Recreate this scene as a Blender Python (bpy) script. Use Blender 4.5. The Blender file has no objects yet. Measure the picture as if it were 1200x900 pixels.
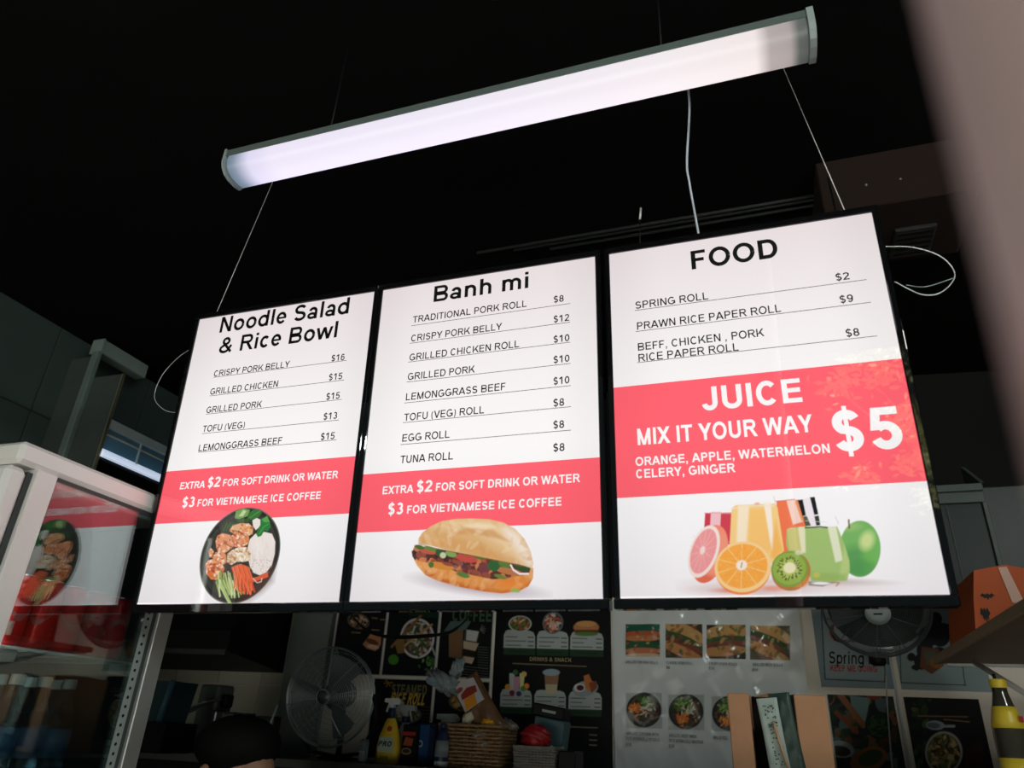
import bpy, math, random
import numpy as np
from mathutils import Matrix, Vector

random.seed(7)
SC = bpy.context.scene
COL = SC.collection

# ------------------------------------------------------------------ camera
F_PX = 842.0
CAM = np.array([0.0, 0.0, 1.5])
RIGHT = np.array([0.94735022, 0.31702945, 0.04494311])
UP = np.array([0.10265962, -0.43367513, 0.89520215])
FWD = np.array([-0.30329615, 0.84345611, 0.44338836])
cam_data = bpy.data.cameras.new('camera')
cam_data.sensor_width = 36.0
cam_data.lens = 36.0 * F_PX / 1200.0
cam_data.clip_start = 0.005
cam_data.dof.use_dof = True
cam_data.dof.focus_distance = 2.1
cam_data.dof.aperture_fstop = 3.8
cam = bpy.data.objects.new('camera', cam_data)
COL.objects.link(cam)
cam.matrix_world = Matrix(((RIGHT[0], UP[0], -FWD[0], 0), (RIGHT[1], UP[1], -FWD[1], 0),
                           (RIGHT[2], UP[2], -FWD[2], 1.5), (0, 0, 0, 1)))
SC.camera = cam

# ------------------------------------------------------------------ sky, sun, exposure
world = bpy.data.worlds.new('dim daylight')
SC.world = world
world.use_nodes = True
wb = world.node_tree.nodes['Background']
wb.inputs[0].default_value = (0.62, 0.88, 0.86, 1)
wb.inputs[1].default_value = 0.08
sun_d = bpy.data.lights.new('sun', 'SUN')
sun_d.energy = 25.0
sun_d.angle = math.radians(0.6)
sun_d.color = (1.0, 0.95, 0.86)
sun = bpy.data.objects.new('sun', sun_d)
COL.objects.link(sun)
sun.rotation_euler = Vector((-0.22, -0.32, -0.92)).to_track_quat('-Z', 'Y').to_euler()
SC.view_settings.view_transform = 'Standard'
SC.view_settings.look = 'None'
SC.view_settings.exposure = 0.0
FILL_LAMP_E = 9.0
FILL_TUBE_E = 150.0
SC.view_settings.gamma = 1.0
SC.view_settings.use_curve_mapping = False


# ------------------------------------------------------------------ helpers
def ray(px, py):
    return RIGHT * (px - 600) + UP * (450 - py) + FWD * F_PX


def atY(px, py, Y):
    r = ray(px, py); return CAM + r * (Y / r[1])


def atX(px, py, X):
    r = ray(px, py); return CAM + r * (X / r[0])


def atZ(px, py, Z):
    r = ray(px, py); return CAM + r * ((Z - CAM[2]) / r[2])


def project(P):
    d = P - CAM
    z = d @ FWD
    return 600 + F_PX * (d @ RIGHT) / z, 450 - F_PX * (d @ UP) / z


def lin(c):
    out = []
    for v in c:
        v = v / 255.0
        out.append(v / 12.92 if v <= 0.04045 else ((v + 0.055) / 1.055) ** 2.4)
    return np.array(out)


def mat(name, rgb, rough=0.5, metal=0.0, spec=0.5, var=0.12, scale=18.0, bump=0.0, coat=0.0, alpha=1.0, trans=0.0, ior=1.45):
    """procedural material, rgb is linear albedo"""
    m = bpy.data.materials.new(name)
    m.use_nodes = True
    nt = m.node_tree
    b = nt.nodes['Principled BSDF']
    b.inputs['Roughness'].default_value = rough
    b.inputs['Metallic'].default_value = metal
    b.inputs['Specular IOR Level'].default_value = spec
    b.inputs['Coat Weight'].default_value = coat
    b.inputs['IOR'].default_value = ior
    b.inputs['Transmission Weight'].default_value = trans
    b.inputs['Alpha'].default_value = alpha
    tc = nt.nodes.new('ShaderNodeTexCoord')
    n = nt.nodes.new('ShaderNodeTexNoise')
    n.inputs['Scale'].default_value = scale
    n.inputs['Detail'].default_value = 4
    nt.links.new(tc.outputs['Object'], n.inputs['Vector'])
    mx = nt.nodes.new('ShaderNodeMix'); mx.data_type = 'RGBA'
    mx.inputs[6].default_value = (*[c * (1 - var) for c in rgb], 1)
    mx.inputs[7].default_value = (*[min(1, c * (1 + var)) for c in rgb], 1)
    nt.links.new(n.outputs['Fac'], mx.inputs[0])
    nt.links.new(mx.outputs[2], b.inputs['Base Color'])
    if bump:
        bp = nt.nodes.new('ShaderNodeBump')
        bp.inputs['Strength'].default_value = bump
        bp.inputs['Distance'].default_value = 0.004
        nt.links.new(n.outputs['Fac'], bp.inputs['Height'])
        nt.links.new(bp.outputs[0], b.inputs['Normal'])
    return m


def mat_print(name, rough=0.5, coat=0.0):
    """flat print: colours come from the mesh's colour attribute"""
    m = bpy.data.materials.new(name)
    m.use_nodes = True
    nt = m.node_tree
    b = nt.nodes['Principled BSDF']
    b.inputs['Roughness'].default_value = rough
    b.inputs['Specular IOR Level'].default_value = 0.2
    b.inputs['Coat Weight'].default_value = coat
    b.inputs['Coat Roughness'].default_value = 0.12
    a = nt.nodes.new('ShaderNodeVertexColor'); a.layer_name = 'Col'
    nt.links.new(a.outputs[0], b.inputs['Base Color'])
    return m


def mat_backlit(name, sample=True, strength=1.0):
    """backlit film of the light boxes: printed colour lit evenly from behind by LED rows"""
    m = bpy.data.materials.new(name)
    m.use_nodes = True
    nt = m.node_tree
    b = nt.nodes['Principled BSDF']
    b.inputs['Base Color'].default_value = (0.012, 0.012, 0.012, 1)
    b.inputs['Roughness'].default_value = 0.006
    b.inputs['Specular IOR Level'].default_value = 0.95
    a = nt.nodes.new('ShaderNodeVertexColor'); a.layer_name = 'Col'
    tc = nt.nodes.new('ShaderNodeTexCoord')
    sp = nt.nodes.new('ShaderNodeSeparateXYZ')
    nt.links.new(tc.outputs['Object'], sp.inputs[0])
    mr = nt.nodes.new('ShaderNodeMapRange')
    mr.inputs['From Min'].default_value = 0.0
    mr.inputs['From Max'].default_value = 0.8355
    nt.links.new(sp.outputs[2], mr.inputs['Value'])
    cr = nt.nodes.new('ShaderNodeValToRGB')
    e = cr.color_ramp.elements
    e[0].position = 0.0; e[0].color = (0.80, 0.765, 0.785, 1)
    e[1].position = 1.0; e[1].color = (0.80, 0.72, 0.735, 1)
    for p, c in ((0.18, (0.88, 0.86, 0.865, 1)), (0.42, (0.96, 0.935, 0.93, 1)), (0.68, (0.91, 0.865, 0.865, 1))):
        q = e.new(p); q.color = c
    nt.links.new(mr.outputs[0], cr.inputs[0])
    # edges a touch dimmer
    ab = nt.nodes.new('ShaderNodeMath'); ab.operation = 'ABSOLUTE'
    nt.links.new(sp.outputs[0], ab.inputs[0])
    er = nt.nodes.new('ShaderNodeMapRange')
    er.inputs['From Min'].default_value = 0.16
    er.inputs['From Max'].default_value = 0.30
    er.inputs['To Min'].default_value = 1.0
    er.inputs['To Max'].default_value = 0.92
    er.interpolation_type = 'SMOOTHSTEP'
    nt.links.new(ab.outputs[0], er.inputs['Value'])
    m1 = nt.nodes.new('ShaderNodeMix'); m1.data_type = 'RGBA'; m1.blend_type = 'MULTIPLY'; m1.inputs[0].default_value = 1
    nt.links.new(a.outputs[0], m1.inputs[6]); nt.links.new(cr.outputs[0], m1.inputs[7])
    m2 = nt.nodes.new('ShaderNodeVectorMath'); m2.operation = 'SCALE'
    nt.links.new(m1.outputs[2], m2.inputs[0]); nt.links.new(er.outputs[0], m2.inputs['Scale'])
    nt.links.new(m2.outputs[0], b.inputs['Emission Color'])
    b.inputs['Emission Strength'].default_value = strength
    if not sample:
        m.cycles.emission_sampling = 'NONE'
    return m


class MB:
    """mesh builder; everything is given in the frame xf (default world)"""

    def __init__(self, xf=None):
        self.v = []; self.f = []; self.s = []; self.c = None
        self.xf = xf

    def add(self, vs, fs, smooth=False):
        o = len(self.v)
        if self.xf is not None:
            vs = [self.xf @ Vector(p) for p in vs]
        self.v += [tuple(p) for p in vs]
        self.f += [tuple(i + o for i in f) for f in fs]
        self.s += [smooth] * len(fs)
        return self

    def box(self, a, b, ch=0.0):
        x0, x1 = sorted((a[0], b[0])); y0, y1 = sorted((a[1], b[1])); z0, z1 = sorted((a[2], b[2]))
        if ch <= 0:
            return self.add([(x, y, z) for z in (z0, z1) for y in (y0, y1) for x in (x0, x1)],
                            [(0, 2, 3, 1), (4, 5, 7, 6), (0, 1, 5, 4), (2, 6, 7, 3), (0, 4, 6, 2), (1, 3, 7, 5)])
        ch = min(ch, (x1 - x0) / 2.2, (y1 - y0) / 2.2, (z1 - z0) / 2.2)
        vs = []; idx = {}
        for k, (X, xi) in enumerate(((x0, 1), (x1, -1))):
            for l, (Y, yi) in enumerate(((y0, 1), (y1, -1))):
                for m, (Z, zi) in enumerate(((z0, 1), (z1, -1))):
                    for ax in range(3):
                        p = [X + xi * ch, Y + yi * ch, Z + zi * ch]
                        p[ax] = (X, Y, Z)[ax]
                        idx[(k, l, m, ax)] = len(vs); vs.append(tuple(p))
        fs = []
        I = idx
        fs.append([I[0, 0, 0, 0], I[0, 0, 1, 0], I[0, 1, 1, 0], I[0, 1, 0, 0]])
        fs.append([I[1, 0, 0, 0], I[1, 1, 0, 0], I[1, 1, 1, 0], I[1, 0, 1, 0]])
        fs.append([I[0, 0, 0, 1], I[1, 0, 0, 1], I[1, 0, 1, 1], I[0, 0, 1, 1]])
        fs.append([I[0, 1, 0, 1], I[0, 1, 1, 1], I[1, 1, 1, 1], I[1, 1, 0, 1]])
        fs.append([I[0, 0, 0, 2], I[0, 1, 0, 2], I[1, 1, 0, 2], I[1, 0, 0, 2]])
        fs.append([I[0, 0, 1, 2], I[1, 0, 1, 2], I[1, 1, 1, 2], I[0, 1, 1, 2]])
        for k in (0, 1):
            for l in (0, 1):
                fs.append([I[k, l, 0, 0], I[k, l, 1, 0], I[k, l, 1, 1], I[k, l, 0, 1]])
                fs.append([I[k, 0, l, 0], I[k, 1, l, 0], I[k, 1, l, 2], I[k, 0, l, 2]])
                fs.append([I[0, k, l, 1], I[1, k, l, 1], I[1, k, l, 2], I[0, k, l, 2]])
                for m in (0, 1):
                    fs.append([I[k, l, m, 0], I[k, l, m, 1], I[k, l, m, 2]])
        return self.add(vs, fs)

    def tube(self, pts, r, n=8, caps=True):
        pts = [Vector(p) for p in pts]
        vs = []; fs = []
        up = Vector((0, 0, 1))
        for i, p in enumerate(pts):
            t = (pts[min(i + 1, len(pts) - 1)] - pts[max(i - 1, 0)])
            if t.length < 1e-9: t = Vector((0, 0, 1))
            t.normalize()
            a = t.cross(up)
            if a.length < 0.05: a = t.cross(Vector((1, 0, 0)))
            a.normalize(); b = t.cross(a)
            rr = r[i] if isinstance(r, (list, tuple)) else r
            for k in range(n):
                an = 2 * math.pi * k / n
                vs.append(p + a * math.cos(an) * rr + b * math.sin(an) * rr)
        for i in range(len(pts) - 1):
            for k in range(n):
                fs.append((i * n + k, i * n + (k + 1) % n, (i + 1) * n + (k + 1) % n, (i + 1) * n + k))
        if caps:
            fs.append(tuple(range(n))[::-1]); fs.append(tuple((len(pts) - 1) * n + k for k in range(n)))
        return self.add(vs, fs, True)

    def lathe(self, prof, c=(0, 0, 0), n=24, sx=1.0, sy=1.0):
        """prof: (radius, z) from bottom to top, around a vertical axis at c"""
        vs = []; fs = []
        for (r, z) in prof:
            for k in range(n):
                a = 2 * math.pi * k / n
                vs.append((c[0] + sx * r * math.cos(a), c[1] + sy * r * math.sin(a), c[2] + z))
        m = len(prof)
        for i in range(m - 1):
            for k in range(n):
                fs.append((i * n + k, i * n + (k + 1) % n, (i + 1) * n + (k + 1) % n, (i + 1) * n + k))
        fs.append(tuple(range(n))[::-1]); fs.append(tuple((m - 1) * n + k for k in range(n)))
        return self.add(vs, fs, True)

    def prism(self, poly, axis, a, b):
        """poly in the two other axes, extruded from a to b along axis (0,1,2)"""
        n = len(poly)

        def P(p, t):
            q = list(p); q.insert(axis, t); return tuple(q)
        vs = [P(p, a) for p in poly] + [P(p, b) for p in poly]
        fs = [tuple(range(n)), tuple(range(2 * n - 1, n - 1, -1))]
        fs += [(i, (i + 1) % n + 0, (i + 1) % n + n, i + n)[::-1] for i in range(n)]
        return self.add(vs, fs)

    def ball(self, c, r, n=12, m=8, s=(1, 1, 1), fn=None):
        vs = []; fs = []
        for i in range(m + 1):
            ph = math.pi * i / m
            for k in range(n):
                a = 2 * math.pi * k / n
                d = Vector((math.sin(ph) * math.cos(a) * s[0], math.sin(ph) * math.sin(a) * s[1], math.cos(ph) * s[2])) * r
                if fn: d = fn(d)
                vs.append(Vector(c) + d)
        for i in range(m):
            for k in range(n):
                fs.append((i * n + k, (i + 1) * n + k, (i + 1) * n + (k + 1) % n, i * n + (k + 1) % n))
        return self.add(vs, fs, True)

    def build(self, name, m, parent=None, local=False, colors=None):
        me = bpy.data.meshes.new(name)
        vs = self.v
        if parent is not None and not local:
            inv = parent_world(parent).inverted()
            A = np.array(inv)
            V = np.array(vs, dtype=float)
            vs = (V @ A[:3, :3].T + A[:3, 3]).tolist()
        me.from_pydata(vs, [], self.f)
        me.polygons.foreach_set('use_smooth', self.s)
        me.materials.append(m)
        if colors is not None:
            at = me.color_attributes.new('Col', 'FLOAT_COLOR', 'POINT')
            C4 = np.ones((len(vs), 4), dtype=np.float32)
            C4[:, :3] = colors
            at.data.foreach_set('color', C4.ravel())
        me.update()
        o = bpy.data.objects.new(name, me)
        COL.objects.link(o)
        if parent is not None:
            o.parent = parent
        return o


ROOTM = {}


def parent_world(o):
    while o.parent is not None:
        o = o.parent
    return ROOTM.get(o.name, Matrix.Identity(4))


def thing(name, loc, label, cat, rot=(0, 0, 0), group=None):
    o = bpy.data.objects.new(name, None)
    COL.objects.link(o)
    o.empty_display_size = 0.05
    o.location = Vector(loc)
    o.rotation_euler = rot
    from mathutils import Euler
    ROOTM[o.name] = Matrix.Translation(Vector(loc)) @ Euler(rot).to_matrix().to_4x4()
    return tag(o, label, cat, group)


def tag(o, label, cat, group=None):
    o['label'] = label; o['category'] = cat
    if group: o['group'] = group
    return o


def struct(o):
    o['kind'] = 'structure'; return o


def dup(root, loc, label=None, rot=None):
    r = root.copy(); COL.objects.link(r); r.location = loc
    if rot is not None: r.rotation_euler = rot
    if label: r['label'] = label
    for ch in list(root.children):
        c = ch.copy(); COL.objects.link(c); c.parent = r
        for g in list(ch.children):
            d = g.copy(); COL.objects.link(d); d.parent = c
    return r


def smoothpath(pts, n=8):
    pts = [Vector(p) for p in pts]
    out = []
    P = [pts[0]] + pts + [pts[-1]]
    for i in range(1, len(P) - 2):
        for k in range(n):
            t = k / n
            a, b, c, d = P[i - 1], P[i], P[i + 1], P[i + 2]
            out.append(0.5 * ((2 * b) + (c - a) * t + (2 * a - 5 * b + 4 * c - d) * t * t + (3 * b - a - 3 * c + d) * t ** 3))
    out.append(pts[-1])
    return out


# ------------------------------------------------------------------ lettering: grotesque letters drawn as strokes
def _arc(cx, cy, rx, ry, a0, a1, n=14):
    return [(cx + rx * math.cos(math.radians(a0 + (a1 - a0) * i / n)), cy + ry * math.sin(math.radians(a0 + (a1 - a0) * i / n))) for i in range(n + 1)]


def _stroke(pts, w):
    """quads along a polyline, mitred"""
    P = [np.array(p, float) for p in pts]
    n = len(P); L = []; R = []
    for i in range(n):
        d0 = P[i] - P[i - 1] if i else P[1] - P[0]
        d1 = P[i + 1] - P[i] if i < n - 1 else d0
        d0 = d0 / (np.linalg.norm(d0) + 1e-9); d1 = d1 / (np.linalg.norm(d1) + 1e-9)
        n0 = np.array([-d0[1], d0[0]]); n1 = np.array([-d1[1], d1[0]])
        mm = n0 + n1
        mm = mm / max(np.linalg.norm(mm), 1e-6)
        k = 1 / max(0.5, mm @ n0)
        L.append(P[i] + mm * k * w / 2); R.append(P[i] - mm * k * w / 2)
    return [[tuple(R[i]), tuple(R[i + 1]), tuple(L[i + 1]), tuple(L[i])] for i in range(n - 1)]


ADV = dict(A=722, B=722, C=722, D=722, E=667, F=611, G=778, H=722, I=278, J=556, K=722, L=611, M=833, N=722, O=778, P=667,
           Q=778, R=722, S=667, T=611, U=722, V=667, W=944, X=667, Y=667, Z=611, a=556, c=556, d=611, e=556, h=611, i=278, l=278,
           m=889, n=611, o=611, w=778, p=611, r=389, g=611)
ADV.update({'$': 556, '&': 722, '(': 333, ')': 333, ',': 278, '.': 278, ' ': 278, '-': 333, '/': 278})
for _d in '0123456789': ADV[_d] = 556


def glyph(ch, w):
    A = ADV.get(ch, 556) / 716.0
    h = w * 0.86
    b = 0.1
    r = A - 0.07
    S = []

    def V(x, y0=0, y1=1, ww=None): S.append([(x, y0), (x + (ww or w), y0), (x + (ww or w), y1), (x, y1)])
    def H(y, x0, x1, hh=None): S.append([(x0, y), (x1, y), (x1, y + (hh or h)), (x0, y + (hh or h))])
    def D(x0, y0, x1, y1, hw=None):
        q = hw or w * 1.12
        S.append([(x0, y0), (x0 + q, y0), (x1 + q, y1), (x1, y1)])
    def K(p, ww=None): S.extend(_stroke(p, ww or w * 0.96))
    def bowl(x0, x1, y0, y1):
        ry = (y1 - y0 - h) / 2; rx = min(ry * 0.95, (x1 - x0) * 0.62)
        K([(x0, y1 - h / 2)] + _arc(x1 - rx - w / 2, (y0 + y1) / 2, rx, ry, 90, -90, 14) + [(x0, y0 + h / 2)], h * 1.05)
    xh = 0.725
    if ch == 'A':
        D(0.0, 0, A / 2 - w * 0.62, 1); D(A - w * 1.12, 0, A / 2 - w * 0.5, 1); H(0.22, 0.2, A - 0.2)
    elif ch == 'B': V(b); bowl(b + w / 2, r - 0.03, 0.46, 1); bowl(b + w / 2, r, 0, 0.54)
    elif ch == 'C': K(_arc(A / 2 + .01, .5, A / 2 - .07 - w / 2, .515 - h / 2, 42, 318, 26))
    elif ch == 'D': V(b); K([(b, 1 - h / 2)] + _arc(r - .42, .5, .42 - w / 2, .5 - h / 2, 90, -90, 18) + [(b, h / 2)])
    elif ch == 'E': V(b); H(0, b, r - .02); H(.5 - h / 2 + .02, b, r - .06); H(1 - h, b, r - .03)
    elif ch == 'F': V(b); H(.5 - h / 2, b, r - .1); H(1 - h, b, r - .02)
    elif ch == 'G':
        K(_arc(A / 2, .5, A / 2 - .06 - w / 2, .515 - h / 2, 45, 345, 28)); H(.38, A / 2, r); V(r - w, .1, .5)
    elif ch == 'H': V(b); V(A - b - w); H(.5 - h / 2 + .02, b, A - b)
    elif ch == 'I': V(A / 2 - w / 2)
    elif ch == 'J': V(r - w - .02, .3, 1); K([(r - w / 2 - .02, .32)] + _arc(A / 2 - .03, .3, r - .02 - w / 2 - A / 2 + .03, .31 - h / 2, 0, -172, 14))
    elif ch == 'K': V(b); D(b + w * .8, .33, A - w * 1.25 - .03, 1, w * 1.25); D(A - w * 1.25 + .02, 0, b + .3, .62, w * 1.25)
    elif ch == 'L': V(b); H(0, b, r)
    elif ch == 'M': V(b); V(A - b - w); D(A / 2 - w * .5, 0, b, 1, w); D(A / 2 - w * .5, 0, A - b - w, 1, w)
    elif ch == 'N': V(b); V(A - b - w); D(A - b - w * 1.1, 0, b, 1, w * 1.1)
    elif ch in 'OQ':
        K(_arc(A / 2, .5, A / 2 - .055 - w / 2, .515 - h / 2, 0, 360, 34))
        if ch == 'Q': D(A - .25, -.05, A / 2 + .03, .3, w)
    elif ch == 'P': V(b); bowl(b + w / 2, r, 0.4, 1)
    elif ch == 'R': V(b); bowl(b + w / 2, r - .02, 0.43, 1); D(A - w * 1.15, 0, A / 2 - .06, .5, w * 1.15)
    elif ch in 'S$':
        k = (.5 - h / 2) / 2
        cx = A / 2; rx = A / 2 - .075 - w / 2
        pts = _arc(cx, .5 + k, rx * .95, k, 22, 250, 18)[:-1] + _arc(cx, .5 - k, rx, k, 70, -158, 18)
        K(pts, w * 0.97)
        if ch == '$': V(cx - w * .22, -.13, 1.11, w * .44)
    elif ch == 'T': V(A / 2 - w / 2); H(1 - h, .03, A - .03)
    elif ch == 'U':
        V(b, .33); V(A - b - w, .33); K([(b + w / 2, .36)] + _arc(A / 2, .34, A / 2 - b - w / 2, .35 - h / 2, 180, 360, 18) + [(A - b - w / 2, .36)])
    elif ch == 'V': D(A / 2 - w * .56, 0, 0, 1); D(A / 2 - w * .56, 0, A - w * 1.12, 1)
    elif ch == 'W':
        q = w * 1.02
        D(A * .27 - q / 2, 0, .0, 1, q); D(A * .27 - q / 2, 0, A / 2 - q / 2, 1, q); D(A * .73 - q / 2, 0, A / 2 - q / 2, 1, q); D(A * .73 - q / 2, 0, A - q, 1, q)
    elif ch == 'X': q = w * 1.25; D(0, 0, A - q, 1, q); D(A - q, 0, 0, 1, q)
    elif ch == 'Y': q = w * 1.2; V(A / 2 - w / 2, 0, .45); D(A / 2 - q / 2, .4, 0, 1, q); D(A / 2 - q / 2, .4, A - q, 1, q)
    elif ch == 'Z': H(0, .05, r); H(1 - h, .05, r - .02); D(.05, .05, r - w * 1.3, .95, w * 1.3)
    elif ch in 'odcpg':
        cx = A / 2 if ch in 'oc' else (A / 2 - .02 if ch in 'dg' else A / 2 + .02)
        rx = A / 2 - .06 - w / 2; ry = xh / 2 + .01 - h / 2
        if ch == 'c': K(_arc(cx, xh / 2, rx, ry, 42, 318, 20))
        else: K(_arc(cx, xh / 2, rx, ry, 0, 360, 26))
        if ch == 'd': V(A - .09 - w, 0, 1)
        if ch == 'p': V(.09, -.27, xh)
        if ch == 'g': V(A - .09 - w, 0, xh); K([(A - .09 - w / 2, .05)] + _arc(A / 2, -.02, A / 2 - .09 - w / 2, .2, 0, -160, 12))
    elif ch == 'e':
        rx = A / 2 - .05 - w / 2; ry = xh / 2 + .01 - h / 2
        K(_arc(A / 2, xh / 2, rx, ry, -4, 322, 26)[0:], w * .92); H(xh / 2 - h * .38, .1, A - .08, h * .76)
    elif ch == 'a':
        K([(A - .1 - w / 2, 0), (A - .1 - w / 2, .45)] + _arc(A / 2 - .005, .46, A / 2 - .095 - w / 2, xh - .46 - h / 2 + .01, 0, 165, 12), w * .95)
        K(_arc(A / 2 - .06, .205, A / 2 - .11 - w / 2 + .03, .215 - h / 2, 0, 360, 20), w * .85)
    elif ch in 'hnm':
        V(b, 0, 1 if ch == 'h' else xh)
        if ch == 'm':
            wd = (A - 2 * b - w) / 2
            for q in (0, 1):
                x0 = b + w / 2 + q * wd
                K(_arc(x0 + wd / 2, .45, wd / 2, xh - .45 - h / 2 + .01, 180, 0, 10) + [(x0 + wd, 0)], w * .95)
        else:
            wd = A - 2 * b - w
            K(_arc(b + w / 2 + wd / 2, .43, wd / 2, xh - .43 - h / 2 + .01, 180, 0, 12) + [(b + w / 2 + wd, 0)], w * .95)
    elif ch == 'r': V(b, 0, xh); K(_arc(b + .25, .42, .22, xh - .42 - h / 2, 180, 70, 8))
    elif ch == 'i': V(A / 2 - w / 2, 0, xh); V(A / 2 - w / 2, 1 - h, 1)
    elif ch == 'l': V(A / 2 - w / 2)
    elif ch == 'w':
        q = w * 1.0
        D(A * .28 - q / 2, 0, .0, xh, q); D(A * .28 - q / 2, 0, A / 2 - q / 2, xh, q); D(A * .72 - q / 2, 0, A / 2 - q / 2, xh, q); D(A * .72 - q / 2, 0, A - q, xh, q)
    elif ch == '0': K(_arc(A / 2, .5, A / 2 - .06 - w / 2, .5 - h / 2, 0, 360, 26))
    elif ch == '1': V(A / 2 - .02); D(A / 2 - .27, .66, A / 2 - .02, .88, w * .6); S.append([(A / 2 - .27, .66), (A / 2 - .02, .8), (A / 2 - .02, 1), (A / 2 - .27, .84)])
    elif ch == '2':
        K(_arc(A / 2, .7, A / 2 - .06 - w / 2, .3 - h / 2, 165, -35, 16) + [(.17, .13)], w * .95); H(0, .06, r + .01)
    elif ch == '3': k = (.5 - h / 2) / 2; K(_arc(A / 2, .5 + k, A / 2 - .1 - w / 2, k, 150, -90, 14)); K(_arc(A / 2, .5 - k, A / 2 - .06 - w / 2, k, 90, -155, 14))
    elif ch == '5':
        H(1 - h, .16, r - .03); D(.08, .45, .15, 1, w * .9); K(_arc(A / 2 - .01, .32, A / 2 - .06 - w / 2, .33 - h / 2, 132, -158, 20))
    elif ch in '69':
        g = _arc(A / 2, .32, A / 2 - .06 - w / 2, .33 - h / 2, 0, 360, 22)
        g2 = _arc(A / 2 + .01, .55, A / 2 - .065 - w / 2, .45 - h / 2, 190, 40, 16)
        if ch == '9': g = [(A - x, 1 - y) for x, y in g]; g2 = [(A - x, 1 - y) for x, y in g2]
        K(g, w * .93); K(g2, w * .93)
    elif ch == '8': k = (.5 - h / 2) / 2; K(_arc(A / 2, .5 + k, A / 2 - .1 - w / 2, k, 0, 360, 20), w * .92); K(_arc(A / 2, .5 - k, A / 2 - .065 - w / 2, k, 0, 360, 20), w * .95)
    elif ch == '4': V(A * .6, 0, 1); H(.22, .04, A - .03); D(.04, .25, A * .55, 1)
    elif ch == '7': H(1 - h, .06, r); D(.2, 0, r - w, .95)
    elif ch == '&':
        K(_arc(.44, .75, .2, .18, -60, 225, 16) + [(.5, .42), (.86, .04)], w * .9)
        K([(.56, .62)] + _arc(.38, .27, .29, .2, 130, 320, 14) + [(.84, .47)], w * .9)
    elif ch in '()':
        g = _arc(.42, .42, .27, .58, 118, 242, 12)
        if ch == ')': g = [(A - x, y) for x, y in g]
        K(g, w * .8)
    elif ch == ',': V(.1, 0, w * .9, w * .95); D(.08, -.2, .1 + w * .35, .02, w * .6)
    elif ch == '.': V(.1, 0, w * .9)
    elif ch == '-': H(.3, .05, A - .05)
    return A, S


def text_polys(s, x0, x1, y, cap, w=0.19, shear=0.0):
    """polygons of a text line whose ink runs from x0 to x1, baseline y"""
    out = []; pen = 0
    for ch in s:
        A, S = glyph(ch, w)
        out += [[(px + pen, py) for px, py in q] for q in S]
        pen += A
    xs = [p[0] for q in out for p in q]
    a, b = min(xs), max(xs)
    k = (x1 - x0) / (b - a)
    return [[(x0 + (px - a) * k + shear * py * cap, y + py * cap) for px, py in q] for q in out]


def lettering(s, x0, x1, y, cap, m, parent, xf, off, w=0.19, name='lettering', col=None, shear=0.0):
    """one mesh per line of small print, one per word for headline sizes"""
    polys = text_polys(s, x0, x1, y, cap, w, shear)
    groups = [polys]
    if cap > 0.035 and ' ' in s:
        groups = []; k = 0; cur = []
        for ch in s:
            n = len(glyph(ch, w)[1])
            if ch == ' ':
                groups.append(cur); cur = []
            cur += polys[k:k + n]; k += n
        groups.append(cur)
    for g in groups:
        mb = MB(xf)
        vs = []; fs = []
        for q in g:
            o = len(vs)
            vs += [(p[0], off, p[1]) for p in q]
            area = sum(q[i][0] * q[(i + 1) % len(q)][1] - q[(i + 1) % len(q)][0] * q[i][1] for i in range(len(q)))
            f = tuple(range(o, o + len(q)))
            fs.append(f if area > 0 else f[::-1])
        mb.add(vs, fs)
        ob = mb.build(name, m, parent, colors=None if col is None else np.tile(col, (len(mb.v), 1)))
    return ob


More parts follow.
